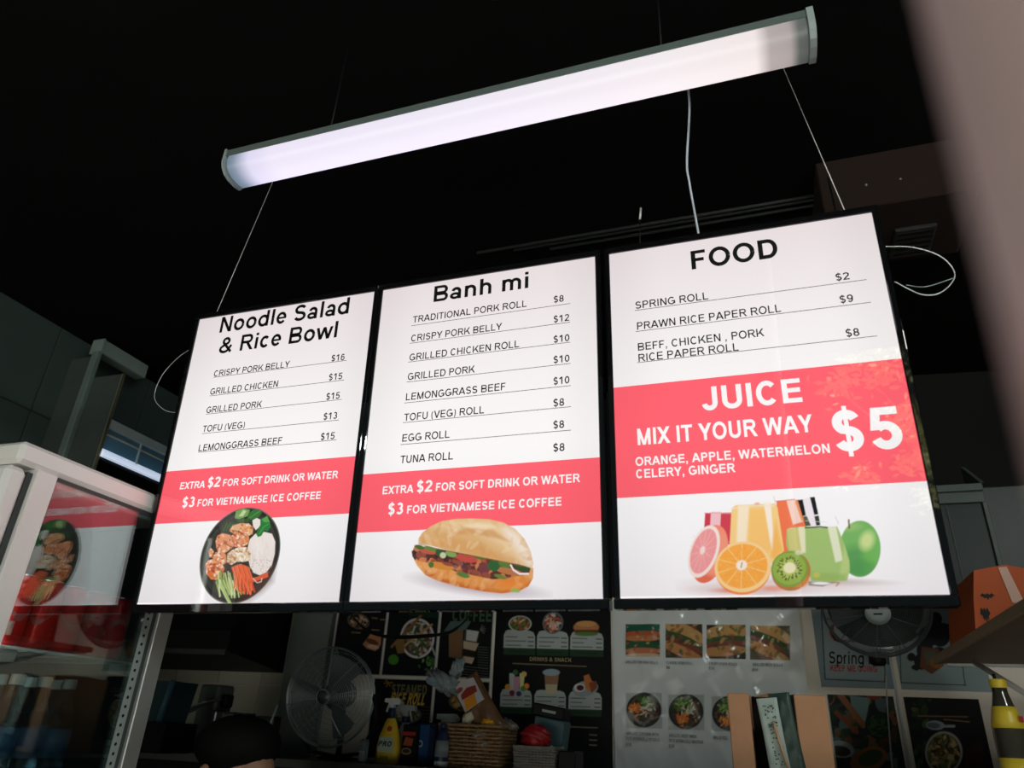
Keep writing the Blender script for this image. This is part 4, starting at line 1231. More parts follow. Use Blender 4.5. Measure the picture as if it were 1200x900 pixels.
def p_pho(c):
    r = random.Random(2)
    c.poly([(470, 700), (525, 700), (515, 725), (480, 722)], (20, 50, 34))
    food_bowl(c, 489, 748, 20, 23.5, (225, 222, 226), [(150, 120, 110), (220, 210, 200), (80, 120, 60), (100, 60, 50), (200, 180, 160), (60, 80, 60)], 150, r, 0, (86, 70, 62), 2.4)
    c.line([(459, 758), (493, 722)], 3, (150, 100, 60)); c.line([(470, 760), (506, 732)], 2.4, (196, 160, 96))
    c.ell(461, 773, 6, 6, (80, 150, 50)); c.ell(505, 775, 6, 5, (50, 110, 50)); c.poly([(462, 752), (474, 745), (474, 765), (466, 766)], (140, 110, 60))
    for _ in range(16): c.ell(r.uniform(488, 512), r.uniform(768, 786), 2.2, 1.2, r.choice(GREENS), r.uniform(0, 180))
    c.line([(505, 755), (510, 768)], 2, (190, 190, 180))
poster('menu_poster', 'dark noodle soup poster with a white bowl and chopsticks, top row', 'poster', -.700, -.416, ZB, ZT, p_pho, 110, 130, (9, 15, 19), 'dark food posters on the back wall', .004)

def p_coffee(c):
    c.poly([(526, 738), (543, 738), (541, 772), (526, 770)], (130, 96, 66)); c.poly([(528, 728), (552, 728), (546, 738), (520, 740)], (90, 110, 110))
    c.poly([(545, 738), (562, 740), (553, 778), (541, 775)], (90, 70, 60)); c.poly([(547, 738), (561, 740), (558, 752), (546, 750)], (205, 205, 205)); c.poly([(543, 751), (561, 754), (557, 763), (543, 760)], (196, 176, 150))
    c.poly([(543, 760), (557, 763), (556, 770), (542, 768)], (40, 22, 14)); c.poly([(543, 769), (556, 771), (553, 778), (544, 776)], (214, 190, 160))
    for k in range(9): c.line([(560, 758 + k * 3), (572, 759 + k * 3)], .8, (90, 96, 90))
    for k in range(4): c.line([(545 - k, 781 + k * 3), (572, 784 + k * 3)], .9, (96, 96, 92))
    for a in range(5): c.line([(563, 738), (563 + 6 * math.cos(-1.2 + a * .5), 738 + 6 * math.sin(-1.2 + a * .5))], .8, (120, 120, 116))
t2, x2 = poster('menu_poster', 'dark coffee poster with a layered iced coffee glass, top row', 'poster', -.408, -.126, ZB, ZT, p_coffee, 110, 130, (7, 8, 10), 'dark food posters on the back wall', .004)
a = wall_uv(530, 731); plabel(t2, x2, -.408, ZB, 'COFFEE', (530, 730), (576, 727), .062, ink_dg, .22)

def p_steam(c):
    r = random.Random(4)
    food_bowl(c, 478, 838, 16, 10, (120, 120, 118), [(200, 190, 180), (180, 150, 120), (90, 110, 70)], 60, r, 0, (80, 84, 84))
    for a in range(5): c.line([(455, 800), (455 + 5 * math.cos(a), 800 + 5 * math.sin(a))], 1.2, (150, 120, 40))
    for k in range(5): c.line([(493, 828 + 4 * k), (507, 829 + 4 * k)], .9, (80, 80, 74))
t3, x3 = poster('menu_poster', 'dark STEAMED RICE ROLL poster in the lower row behind the spray bottle', 'poster', -.735, -.416, SZ + .003, ZB - .012, p_steam, 110, 120, (7, 9, 11), 'dark food posters on the back wall', .004)
plabel(t3, x3, -.735, SZ + .003, 'STEAMED', (459, 813), (500, 815), .046, mat('olive ink', (.16, .15, .07), .5), .26)
plabel(t3, x3, -.735, SZ + .003, 'RICE ROLL', (457, 826), (497, 826), .055, ink_gold, .25, shear=.18)

def p_low(c):
    r = random.Random(6)
    food_bowl(c, 546, 822, 20, 12, (100, 90, 60), [(170, 130, 60), (110, 80, 40), (200, 160, 90)], 60, r)
    c.poly([(556, 810), (566, 806), (562, 818)], (200, 130, 50))
poster('menu_poster', 'dark poster in the lower row behind the big wicker basket', 'poster', -.408, -.126, SZ + .003, ZB - .012, p_low, 80, 90, (7, 8, 9), 'dark food posters on the back wall', .004)

def p_board(c):
    r = random.Random(8)
    for row, (cy, y0, y1, gy) in enumerate(((0, 738, 757, 767), (0, 808, 828, 840))):
        for k in range(3):
            if row == 0: x0, x1 = ((590, 627), (629, 666), (668, 707))[k]; y0_, y1_ = 738 + k, 759 + k
            else: x0, x1 = ((586, 623), (626, 663), (666, 705))[k]; y0_, y1_ = 807 + k * 1.5, 828 + k * 1.5
            P = [(x0, y1_), (x0 + .5, y0_ + 6), (x0 + 3, y0_ + 1), (x0 + 7, y0_), (x1 - 7, y0_ + 1), (x1 - 2, y0_ + 3), (x1, y0_ + 8), (x1, y1_ + 1)]
            c.poly(P, (176, 182, 182)); c.poly([(x0, y1_), (x1, y1_ + 1), (x1, y1_ + 9), (x0, y1_ + 8)], (34, 62, 38))
            for j in range(3):
                yy = y0_ + 8 + j * 5
                c.line([(x0 + 3, yy), (x0 + (16, 26, 20)[(j + k) % 3], yy + .4)], 1.1, (84, 88, 88)); c.line([(x1 - 8, yy + .8), (x1 - 2, yy + 1)], 1.3, (70, 74, 74))
            c.line([(x0 + 8, y1_ + 4), (x1 - 8, y1_ + 5)], 1.2, (22, 44, 26))
    food_bowl(c, 609.5, 731, 13.5, 9.5, (200, 200, 196), [(70, 120, 50), (190, 120, 70), (60, 90, 40), (150, 90, 60), (210, 190, 150)], 90, r, 0, (90, 80, 60), 2)
    food_bowl(c, 648, 730, 12, 13, (110, 122, 126), [(200, 100, 70), (230, 180, 150), (140, 60, 40), (220, 214, 205)], 80, r, 20, (70, 74, 76), 2)
    c.ell(687, 735, 15, 7, (196, 132, 76)); c.poly([(672, 738), (702, 738), (700, 743), (674, 742)], (110, 60, 40)); c.ell(687, 743, 14, 2.4, (88, 128, 60)); c.ell(687, 731, 12, 3.5, (216, 160, 104))
    c.poly([(597, 789), (603, 789), (603, 808), (597, 808)], (190, 196, 190)); c.poly([(602, 793), (609, 793), (608, 810), (602, 810)], (206, 150, 180)); c.poly([(609, 789), (615, 789), (613, 808), (609, 808)], (226, 220, 150))
    for x, y, q in ((595, 805, (230, 160, 50)), (617, 804, (236, 140, 40)), (613, 807, (90, 140, 60)), (600, 812, (120, 40, 60)), (608, 813, (60, 60, 110)), (604, 788, (60, 110, 60)), (614, 790, (230, 190, 120))): c.ell(x, y, 3.2, 3.2, q)
    c.poly([(638, 790), (655, 790), (652, 814), (640, 814)], (150, 110, 84)); c.ell(646, 788, 10, 4, (150, 170, 180)); c.poly([(639, 802), (653, 802), (652, 814), (640, 814)], (190, 180, 150))
    c.ell(686, 807, 15, 9, (150, 156, 160), -12); c.ell(679, 806, 6.5, 5, (214, 210, 206)); c.ell(680, 806, 4.4, 3.4, (70, 30, 20)); c.poly([(684, 792), (690, 790), (697, 806), (692, 811), (686, 806)], (196, 116, 56)); c.poly([(690, 800), (699, 798), (700, 806), (693, 812)], (130, 70, 40))
    c.line([(601, 777.5), (687, 781)], 1.1, (130, 118, 90)); c.line([(650, 851), (700, 853)], 1.1, (130, 118, 90))
    for k in range(3): c.line([(691, 861 + k * 6), (699, 861.5 + k * 6)], 1.4, (130, 126, 110))
t4, x4 = poster('menu_board_poster', 'black wall menu with six pale picture cards, between the coffee poster and the white sheet', 'poster', -.113, .470, SZ + .003, 2.16, p_board, 260, 300, (2, 4, 4), None, .0)
plabel(t4, x4, -.113, SZ + .003, 'DRINKS & SNACK', (621, 774), (670, 776.5), .018, ink_g, .2)

def p_sheet(c):
    r = random.Random(10)
    sw = [(733, 758, 731, 768), (780, 807, 731, 770), (828, 858, 732, 771), (879, 912, 733, 772)]
    for k, (x0, x1, y0, y1) in enumerate(((733, 773, 731, 769), (780, 823, 731, 771), (828, 873.5, 732, 772), (879, 925.5, 733, 773))):
        sq = [(x0, y0), (x1, y0 + .5), (x1 + .5, y1 + .5), (x0, y1)]
        c.poly(sq, [(36, 60, 54), (60, 52, 36), (50, 36, 28), (96, 84, 70)][k])
        c.inside(sq)
        if k == 0:
            c.ell(753, 735, 24, 7, (30, 96, 74)); c.ell(753, 743, 22, 4, (196, 96, 60)); c.ell(752, 748, 22, 3.5, (196, 130, 80)); c.ell(753, 757, 24, 6, (40, 90, 56)); c.ell(753, 763, 22, 4, (206, 120, 86)); c.ell(753, 768, 22, 2.5, (220, 190, 150))
            c.blots(sq, [(60, 130, 96), (200, 80, 50), (30, 70, 50), (230, 190, 160)], 34, 1.1, r, 1.6, .55)
        else:
            o = (x0 + x1) / 2
            rot = (0, 24, 0, 24)[k] if k != 2 else -4
            c.ell(o + 1, 741, 26, 9, (206, 158, 96), rot); c.ell(o, 751, 27, 6, (60, 84, 44), rot); c.ell(o - 2, 755, 26, 4, (130, 66, 50), rot); c.ell(o - 3, 763, 28, 6, (200, 140, 84), rot)
            c.blots(sq, [(70, 110, 50), (150, 70, 50), (214, 170, 110), (40, 50, 30)], 36, 1.7, r, 2, .6)
        c.inside()
    for k, (cx, cy) in enumerate(((754.5, 832), (804, 834), (855, 836))):
        c.poly([(cx - 21, cy - 20), (cx + 21, cy - 20), (cx + 21.5, cy + 22), (cx - 21, cy + 21)], (120, 120, 110), alpha=.5)
        food_bowl(c, cx, cy, 20.5, 20.5, (30, 40, 40), [(80, 60, 40), (110, 80, 50), (60, 40, 30)], 60, r, 0, (50, 50, 44), 2.2)
        c.inside(e=(cx, cy, 18.5, 18.5, 0))
        for _ in range(40): c.ell(cx + r.gauss(3 if k == 0 else -5, 5), cy + r.gauss(-9, 4), 3, 1.2, r.choice(GREENS + [(190, 180, 110)]), r.uniform(0, 180))
        for _ in range(40): c.ell(cx + (-10 if k == 0 else -4) + r.gauss(0, 3.4), cy + (-2 if k == 0 else 9) + r.gauss(0, 2.6), 2.6, .9, r.choice([(240, 140, 60), (226, 110, 40), (250, 170, 90)]), r.uniform(0, 180))
        for _ in range(30): c.ell(cx + 9 + r.gauss(0, 4), cy + 5 + r.gauss(0, 5), 2.4, 1, r.choice([(70, 44, 36), (110, 70, 50), (50, 36, 30), (180, 150, 120)]), r.uniform(0, 180))
        for _ in range(14): c.ell(cx + r.gauss(2, 5), cy + r.gauss(-1, 3), 2.4, .8, (220, 214, 190), r.uniform(0, 180))
        c.inside()
su0, su1, sz0, sz1 = .480, 1.345, SZ + .002, 2.14
loc = wall_pt(su0, sz0, -.02)
t5 = thing('laminated_menu_sheet', loc, 'large crumpled laminated menu sheet with roll and bowl photos, under the FOOD board', 'menu sheet', (0, 0, YAW))
xs5 = frame_at(loc)
# the sheet's lower right hides behind the box; it ends higher on the right as in the picture
def crumple(x, z):
    return .003 * math.sin(x * 9 + z * 4) + .004 * math.sin(z * 13 - x * 5) + .003 * math.sin(x * 31 + z * 17) * math.sin(z * 23) + .003 * abs(math.sin(x * 14 - z * 19)) ** 5 - .003 * abs(math.sin(x * 21 + z * 11)) ** 9 + .006 * max(0, math.sin(x * 5.2 - z * 7.5)) ** 6
o5 = print_mesh(xs5, 0, su1 - su0, 0, sz1 - sz0, 0, 300, 262, p_sheet, 'print', M['laminate'], t5, lin((218, 222, 222)))
ME = o5.data
for v in ME.vertices: v.co.y += crumple(v.co.x, v.co.z)
lamm = M['print_gloss']
for k, (s, p0, p1) in enumerate((('GRILLED CHICKEN ROLLS', (733, 777.5), (771, 777.5)), ('CLASSIC PORK ROLL', (781, 778.5), (812, 779)), ('CRISPY PORK ROLLS', (831, 779.5), (864, 780)), ('GRILLED BEEF ROLLS', (882, 780.5), (917, 781)),
                                 ('$8', (781, 784), (785, 784)), ('$10', (831, 785), (837, 785)), ('$10', (882, 786.5), (888, 786.5)),
                                 ('GRILLED CHICKEN WITH', (734, 861), (772, 862)), ('RICE VERMICELLI NOODLE', (734, 867), (773, 868)), ('$15', (734, 874), (740, 874)),
                                 ('GRILLED BEEF WITH', (784, 863.5), (816, 864)), ('RICE VERMICELLI NOODLE', (784, 869.5), (824, 870)), ('$15', (784, 876), (790, 876)), ('GRILLED ROLL', (836, 866), (853, 866)))):
    a = wall_uv(*p0, -.02); b = wall_uv(*p1, -.02)
    lettering(s, a[0] - su0, b[0] - su0, a[1] - sz0, .0125 if '$' not in s else .013, ink_grey, t5, xs5, -.009, .2)

# pale spring rolls sheets
def p_spring(c):
    c.poly([(963, 690), (1038, 690), (1040, 797), (967, 794)], (150, 166, 170)); 
    for a, b in (((961, 690), (967, 796)), ((967, 796), (1037, 799)), ((1037, 799), (1036, 690))): c.line([a, b], 1.1, (30, 36, 40))
    c.ell(986, 740, 14, 12, (150, 60, 50)); c.ell(990, 738, 13, 12, (196, 204, 206)); c.ell(1010, 728, 30, 20, (180, 190, 194)); c.line([(973, 735), (978, 750), (995, 756)], 1.6, (30, 34, 38))
    for k in range(7): c.ell(976 + k * 4, 727 + k * 4, 2.4, 2, (140, 50, 44))
t6, x6 = poster('spring_roll_sheet', 'pale sheet lettered Spring Rolls KEEP ME GOING, behind the wall fan', 'poster', 1.405, 1.715, 1.775, 2.15, p_spring, 110, 130, (136, 154, 160), 'pale posters beside the wall fan')
plabel(t6, x6, 1.405, 1.775, 'Spring Rolls', (971, 775), (1042, 782), .052, M['ink'], .17, shear=.15)
plabel(t6, x6, 1.405, 1.775, 'KEEP ME GOING', (973, 786), (1028, 788.5), .027, ink_red, .24)
def p_dark(c):
    for a, b in (((1052, 690), (1056, 800)), ((1056, 800), (1132, 803)), ((1131, 803), (1116, 690))): c.line([a, b], 1.1, (30, 36, 40))
    for x, y, rx, ry in ((1096, 726, 8, 9), (1090, 745, 14, 12), (1102, 744, 12, 14), (1084, 762, 10, 12), (1080, 775, 9, 10), (1068, 770, 5, 5), (1072, 782, 4, 3), (1106, 735, 5, 5), (1100, 768, 10, 10)): c.ell(x, y, rx, ry, (34, 32, 36))
    c.poly([(1080, 758), (1100, 760), (1106, 780), (1092, 790), (1078, 782)], (110, 70, 44)); c.poly([(1082, 764), (1096, 762), (1098, 776), (1086, 780)], (90, 90, 76)); c.ell(1098, 775, 8, 8, (150, 90, 40))
    for x, y in ((1112, 733), (1116, 766), (1074, 784)): c.ell(x, y, 2.6, 2, (30, 30, 34))
poster('cartoon_sheet', 'pale sheet with a dark blobby drawing, right of the Spring Rolls sheet', 'poster', 1.735, 2.09, 1.775, 2.15, p_dark, 110, 120, (140, 156, 158), 'pale posters beside the wall fan')
def p_food1(c):
    r = random.Random(12)
    c.blots([(970, 805), (1050, 810), (1052, 905), (970, 905)], [(70, 50, 36), (30, 50, 30), (120, 80, 50), (24, 30, 34), (90, 110, 110), (40, 60, 40)], 150, 5, r)
    c.poly([(996, 815), (1020, 818), (1014, 846), (1000, 842)], (120, 150, 150)); c.line([(985, 815), (1012, 850)], 7, (150, 96, 60)); c.line([(980, 835), (1004, 858)], 5, (130, 70, 44))
    food_bowl(c, 1030, 850, 16, 16, (24, 30, 26), [(30, 60, 30), (50, 84, 44), (20, 40, 24)], 90, r, 0, (20, 30, 22), 2.5)
    c.ell(1018, 890, 22, 14, (150, 96, 50), -20); c.ell(1020, 888, 15, 9, (60, 80, 36), -20); c.ell(985, 878, 16, 10, (150, 160, 160), 10); c.ell(985, 880, 12, 6, (60, 50, 40), 10); c.ell(1024, 816, 8, 4, (150, 60, 46))
poster('food_photo_poster', 'busy food photo poster with rolls and greens, right of the cardboard box', 'poster', 1.425, 1.695, SZ + .003, 1.745, p_food1, 130, 130, (26, 30, 32), 'food photo posters low on the back wall')
def p_food2(c):
    r = random.Random(13)
    c.blots([(1050, 812), (1092, 815), (1080, 905), (1050, 905)], [(24, 44, 26), (40, 66, 34), (16, 26, 18), (70, 96, 50)], 70, 4, r)
    food_bowl(c, 1106, 882, 22, 25, (176, 172, 160), [(110, 90, 50), (160, 130, 80), (80, 60, 30), (96, 120, 60), (200, 180, 130)], 110, r, 0, (60, 50, 30), 3)
    c.ell(1096, 850, 11, 5.5, (160, 170, 176), 4); c.ell(1094, 850, 8, 3.5, (96, 108, 114), 4); c.line([(1104, 851), (1118, 851)], 3, (160, 170, 176))
    c.line([(1076, 839), (1134, 840)], 1.1, (150, 120, 80)); c.line([(1106, 843), (1136, 846)], 1.1, (150, 120, 80)); c.poly([(1132, 880), (1150, 870), (1156, 905), (1130, 905)], (60, 20, 26), soft=6)
poster('food_photo_poster', 'dark poster with a noodle bowl, spoon and chopsticks, left of the sauce bottle', 'poster', 1.735, 2.03, SZ + .003, 1.745, p_food2, 120, 130, (16, 17, 20), 'food photo posters low on the back wall')
# glossy corner strip between the two lower posters
tag(MB(WALLM).box((1.705, -.008, SZ + .003), (1.717, -.0005, 2.15), .002).build('cover_strip', mat('white plastic strip', (.6, .64, .66), .25)), 'upright white plastic strip between the posters right of the cardboard box', 'strip')

# grey pillar behind the fan
tag(MB(WALLM).box((-1.215, -.06, SZ), (-.99, -.008, 2.16), .003).build('wall_pillar', mat('grey pillar', (.16, .18, .17), .5)), 'flat grey pillar behind the left fan below the Noodle Salad board', 'pillar')
# dark extractor
t = thing('extractor_hood', wall_pt(-1.9, 1.8, -.3), 'black extractor hood over the cooking bench, below the Noodle Salad board', 'hood', (0, 0, YAW))
xh_ = WALLM
MB(xh_).prism([(-.009, 1.76), (-.55, 1.81), (-.55, 1.90), (-.30, 2.5), (-.009, 2.5)], 0, -2.7, -1.25).build('canopy', M['black'], t)
MB(xh_).box((-2.7, -.565, 1.79), (-1.25, -.55, 1.815), .002).build('lip', M['dark_steel'], t)
MB(xh_).ball((-1.80, -.557, 1.862), .006, 8, 6).build('indicator_lamp', M['white_metal'], t)


# ------------------------------------------------------------------ fans
def wire_ring(mb, c, r, nrm, rad, n=40):
    nrm = Vector(nrm).normalized(); a = nrm.cross(Vector((0, 0, 1))).normalized(); b = nrm.cross(a)
    mb.tube([Vector(c) + a * r * math.cos(2 * math.pi * k / n) + b * r * math.sin(2 * math.pi * k / n) for k in range(n + 1)], rad, 5, caps=False)


def fan(name, label, c, R, nrm, depth, nring, grp, metal, hub_m, blade_m, motor=True):
    t = thing(name, c, label, 'fan')
    c = Vector(c); nrm = Vector(nrm).normalized()
    a = nrm.cross(Vector((0, 0, 1))).normalized(); b = nrm.cross(a)
    rings = MB()
    for k in range(nring):
        f = .16 + .84 * k / (nring - 1)
        wire_ring(rings, c + nrm * depth * .55 * math.sqrt(max(0, 1 - (f * .98) ** 2)) , R * f, nrm, .0011)
    o = rings.build('cage_rings', metal, t); o['kind'] = 'stuff'
    rm = MB(); wire_ring(rm, c, R, nrm, .0045, 56); wire_ring(rm, c - nrm * .02, R * 1.0, nrm, .003, 56); rm.build('cage_rim', metal, t)
    for k in range(10):
        an = 2 * math.pi * k / 10 + .2
        d = a * math.cos(an) + b * math.sin(an)
        pts = [c + d * R * f + nrm * depth * .56 * math.sqrt(max(0, 1 - (f * .98) ** 2)) for f in (.14, .35, .55, .75, .9, 1.0)]
        MB().tube(pts, .0018, 5).build('cage_spoke', metal, t)
    mb = MB()
    for k in range(9):
        f = .2 + .8 * k / 8
        wire_ring(mb, c - nrm * depth * .5 * math.sqrt(max(0, 1 - (f * .98) ** 2)) - nrm * .02, R * f, nrm, .0013, 32)
    for k in range(8):
        an = 2 * math.pi * k / 8; d = a * math.cos(an) + b * math.sin(an)
        mb.tube([c + d * R * f - nrm * (.02 + depth * .5 * math.sqrt(max(0, 1 - (f * .98) ** 2))) for f in (.15, .4, .7, 1.0)], .0015, 5)
    o = mb.build('rear_cage', metal, t); o['kind'] = 'stuff'
    # blades: twisted sectors
    for k in range(3):
        vs = []; fs = []
        for i in range(8):
            for j in range(6):
                rr = R * (.16 + .70 * j / 5); an = 2 * math.pi * k / 3 + (-.45 + .95 * i / 7) * (1 - .15 * j / 5)
                tw = (i / 7 - .5) * .05
                vs.append(c + (a * math.cos(an) + b * math.sin(an)) * rr + nrm * tw)
        for i in range(7):
            for j in range(5): fs.append((i * 6 + j, (i + 1) * 6 + j, (i + 1) * 6 + j + 1, i * 6 + j + 1))
        MB().add(vs, fs, True).build('blade', blade_m, t)
    # hub and motor
    q = nrm.to_track_quat('Z', 'Y').to_matrix().to_4x4(); X = Matrix.Translation(c) @ q
    MB(X).lathe([(R * .15, -.02), (R * .15, depth * .55 - .004), (R * .13, depth * .55 + .006), (R * .02, depth * .55 + .008)], (0, 0, 0), 24).build('hub_badge', hub_m, t)
    MB(X).lathe([(.03, -.17), (.055, -.16), (.06, -.06), (.04, -.03)], (0, 0, 0), 20).build('motor', M['black'], t)
    return t, X


chrome = mat('chromed fan wire', (.45, .52, .55), .3, metal=.9)
blade_m = mat('smoky fan blade', (.10, .13, .14), .35)
c1 = atY(386, 816, 2.95)
nrm1 = Vector((.10, -1, -.12))
tf, XF = fan('wire_fan', 'round chrome wire-cage fan standing under the left menu board', c1, .198, nrm1, .10, 26, None, chrome, mat('steel hub disc', (.12, .14, .15), .3, metal=.5), blade_m)
h1 = MB(XF); wire_ring(h1, (0, 0, .066), .031, (0, 0.001, 1), .0028, 24); h1.build('hub_ring', mat('bright steel ring', (.7, .75, .76), .25, metal=.6), tf)
fb_ = MB(); 
fb_.tube([c1 + Vector((0, .12, -.02)), c1 + Vector((0, .14, -.16)), (c1[0], c1[1] + .14, SZ + .01)], .014, 10); fb_.build('stand_pole', M['black'], tf)
yk = MB(); yk.tube([c1 + Vector((-.205, .03, .0)), c1 + Vector((-.21, .06, -.10)), c1 + Vector((-.12, .10, -.215)), c1 + Vector((0, .12, -.232)), c1 + Vector((.12, .10, -.215)), c1 + Vector((.21, .06, -.10)), c1 + Vector((.205, .03, 0))], .008, 8)
yk.build('yoke', M['black'], tf)
for s_ in (-1, 1): MB().ball(c1 + Vector((s_ * .208, .03, 0)), .018, 10, 8).build('knob', M['black'], tf)
MB().lathe([(.09, .005), (.09, .013), (.03, .022)], (c1[0], c1[1] + .14, SZ), 28).build('base', M['black'], tf)
# wall fan at the right
c2 = Vector(atY(1026, 712, 3.30))
cage2 = mat('grey plastic fan cage', (.07, .085, .09), .5)
tg, XG = fan('wall_fan', 'grey wall fan facing down with a pale hub badge, below the FOOD board', c2, .200, Vector((-.05, -1, -.55)), .10, 30, None, cage2, mat('pale hub badge', (.36, .42, .42), .5), mat('dark grey fan blade', (.025, .03, .032), .5))
MB(XG).lathe([(.046, .060), (.047, .066), (.02, .069)], (0, 0, 0), 28).build('badge_disc', mat('pale grey badge', (.36, .42, .42), .5), tg)
MB(XG).box((-.016, -.004, .0685), (.016, .002, .0705)).build('badge_mark', M['ink'], tg)
MB(XG).lathe([(.05, -.10), (.15, -.07), (.182, -.05), (.02, -.049)], (0, 0, 0), 28).build('rear_guard_disc', M['black'], tg)
wb_ = wall_pt(1.70, 2.0, -.004)
MB().tube([c2 + Vector((0, .12, .05)), c2 + Vector((.01, .24, .03)), (wb_[0], wb_[1] - .02, 2.0)], .016, 10).build('arm', M['grey_metal'], tg)
MB(frame_at(wall_pt(1.64, 1.93, -.032))).box((0, 0, 0), (.09, .026, .14), .008).build('wall_mount', M['grey_metal'], tg)
pc = atY(1028, 770, 3.62)
MB().lathe([(.022, -.035), (.034, -.025), (.036, .01), (.024, .02)], pc, 18).build('control_knob', M['black'], tg)
wire('fan_cord', [pc + Vector((.02, .02, -.03)), atY(1038, 790, 3.70), atY(1040, 830, 3.715), atY(1043, 870, 3.715), atY(1046, 905, 3.70)], .003, M['grey_metal'], 'thin grey cord hanging from the wall fan across the posters', 'cord')

# ------------------------------------------------------------------ shelf, bag and cabinet at the right
t = thing('wall_shelf', (.9, 2.8, 1.835), 'dark wooden shelf with a pale bracket at the right, carrying an orange bag', 'shelf')
wood = mat('brown shelf board', (.20, .13, .075), .5, var=.25, scale=6)
MB().box((.625, 2.0, 1.850), (1.5, 3.46, 1.872), .002).build('board', wood, t)
MB().box((.613, 2.0, 1.846), (.625, 3.46, 1.876), .002).build('edge_strip', mat('tan edge strip', (.34, .24, .15), .5), t)
MB().box((.66, 3.44, 1.84), (1.5, 3.46, 1.85)).build('rear_batten', M['grey_metal'], t)
br2 = MB(); p_, q_ = atY(1142, 776, 3.3), atY(1210, 818, 2.9); br2.tube([p_, q_], .010, 8); br2.build('bracket', M['white_metal'], t)
bagm = mat('orange shiny bag', (.60, .12, .035), .5, spec=.2, var=.1, bump=.2)
t = thing('orange_bag', (.78, 2.95, 1.872), 'orange bag with black bats and a pale label, standing on the right shelf', 'bag')
vs = []; fs = []
P_ = [(.632, 1.872), (.648, 1.98), (.668, 2.075), (.76, 2.092), (.86, 2.07), (.90, 1.98), (.91, 1.872)]
MB().prism(P_[::-1], 1, 2.78, 3.20).build('body', bagm, t)
# bat shapes and label on the front and the left side
def flat(poly, y, m, nm, par, x0=0, z0=0, s=1):
    return MB().prism([(x0 + p[0] * s, z0 + p[1] * s) for p in poly], 1, y, y - .001).build(nm, m, par)
bat = [(-1, .1), (-.6, .5), (-.25, .25), (-.15, .5), (0, .35), (.15, .5), (.25, .25), (.6, .5), (1, .1), (.6, 0), (.45, -.3), (.2, -.1), (0, -.5), (-.2, -.1), (-.45, -.3), (-.6, 0)]
flat(bat, 2.779, M['ink'], 'bat', t, .69, 1.99, .022)
flat([(x * .6, z * 2.2) for x, z in bat], 2.779, M['ink'], 'bat', t, .672, 1.93, .024)
MB().prism([(.755, 1.97), (.79, 1.965), (.765, 2.085), (.74, 2.083)], 1, 2.7785, 2.7775).build('paper_label', mat('peach label', (.75, .45, .35), .4), t)
tag(MB().tube(smoothpath([(.83, 2.76, 2.10), (.86, 2.74, 2.03), (.90, 2.74, 1.98), (.93, 2.72, 1.90)]), .006, 8).build('black_strap', M['black']), 'black strap lying across the orange bag on the right shelf', 'strap')

t = thing('wall_cabinet', (1.05, 3.35, 2.0), 'dark glass-fronted cabinet with a pale grey frame, right of the FOOD board', 'cabinet')
fm = mat('pale cabinet frame', (.10, .13, .125), .5)
MB().box((.60, 3.30, 2.11), (1.08, 3.56, 2.52), .003).build('carcass', mat('dark cabinet', (.035, .045, .045), .4), t)
MB().box((.60, 3.285, 2.455), (.89, 3.30, 2.50), .002).build('frame_top', fm, t)
MB().box((.60, 3.27, 2.50), (.89, 3.34, 2.53), .002).build('cornice', fm, t)
MB().box((.878, 3.285, 2.11), (.895, 3.30, 2.455), .002).build('frame_side', fm, t)
MB().box((.64, 3.288, 2.13), (.872, 3.296, 2.45), .001).build('glass_door', mat('dark cabinet glass', (.03, .04, .04), .35, spec=.2), t)
MB().prism([(3.27, 2.53), (3.50, 2.53), (3.50, 2.68)], 0, .885, .90).build('side_flap', fm, t)
MB().box((.745, 3.283, 2.13), (.748, 3.288, 2.45)).build('door_seam', fm, t)

# ------------------------------------------------------------------ things on the counter
def bx_at(px, Y, z=None):
    p = atY(px, 888, Y); return Vector((p[0], Y, SZ if z is None else z))


def trigger(par, c, m, s=1.0, flip=1, head=None):
    """spray head: neck collar, body, nozzle and trigger lever"""
    x, y, z = c
    MB().lathe([(.013 * s, 0), (.015 * s, .002), (.015 * s, .020 * s), (.010 * s, .024 * s)], c, 16).build('collar', m[0], par)
    MB().prism([(x - .040 * s * flip, z + .046 * s), (x - .038 * s * flip, z + .062 * s), (x + .030 * s * flip, z + .064 * s), (x + .046 * s * flip, z + .050 * s), (x + .040 * s * flip, z + .038 * s), (x + .010 * s * flip, z + .036 * s), (x + .008 * s * flip, z + .022 * s), (x - .010 * s * flip, z + .022 * s), (x - .012 * s * flip, z + .042 * s)], 1, y - .011 * s, y + .011 * s).build('spray_head', m[1], par)
    MB().prism([(x - .020 * s * flip, z + .044 * s), (x - .014 * s * flip, z + .042 * s), (x - .026 * s * flip, z + .004 * s), (x - .032 * s * flip, z + .006 * s)], 1, y - .005 * s, y + .005 * s).build('trigger', m[1], par)


navy = mat('navy plastic', (.012, .02, .07), .4)
whitep = mat('white plastic', (.72, .75, .76), .4)
greyp = mat('grey white plastic', (.36, .40, .40), .45)
yel = mat('yellow plastic bottle', (.72, .50, .03), .35)
p = bx_at(454, 3.12)
t = thing('spray_bottle', p, 'yellow cleaning spray bottle with a white trigger head on the counter', 'bottle')
MB().lathe([(.050, 0), (.056, .006), (.056, .06), (.050, .10), (.040, .125), (.030, .155), (.022, .17), (.016, .178)], p, 24, 1.0, .55).build('body', yel, t)
MB().lathe([(.015, .176), (.016, .20), (.013, .206)], p, 16).build('neck', navy, t)
trigger(t, p + Vector((0, 0, .196)), (navy, whitep), .95)
XF_ = Matrix.Translation(p + Vector((0, -.0325, 0)))
MB(XF_).prism([(-.034, .045), (.034, .045), (.038, .09), (.026, .105), (-.030, .10)], 1, .0, -.0012).build('front_label', mat('pale green label', (.45, .55, .42), .4), t)
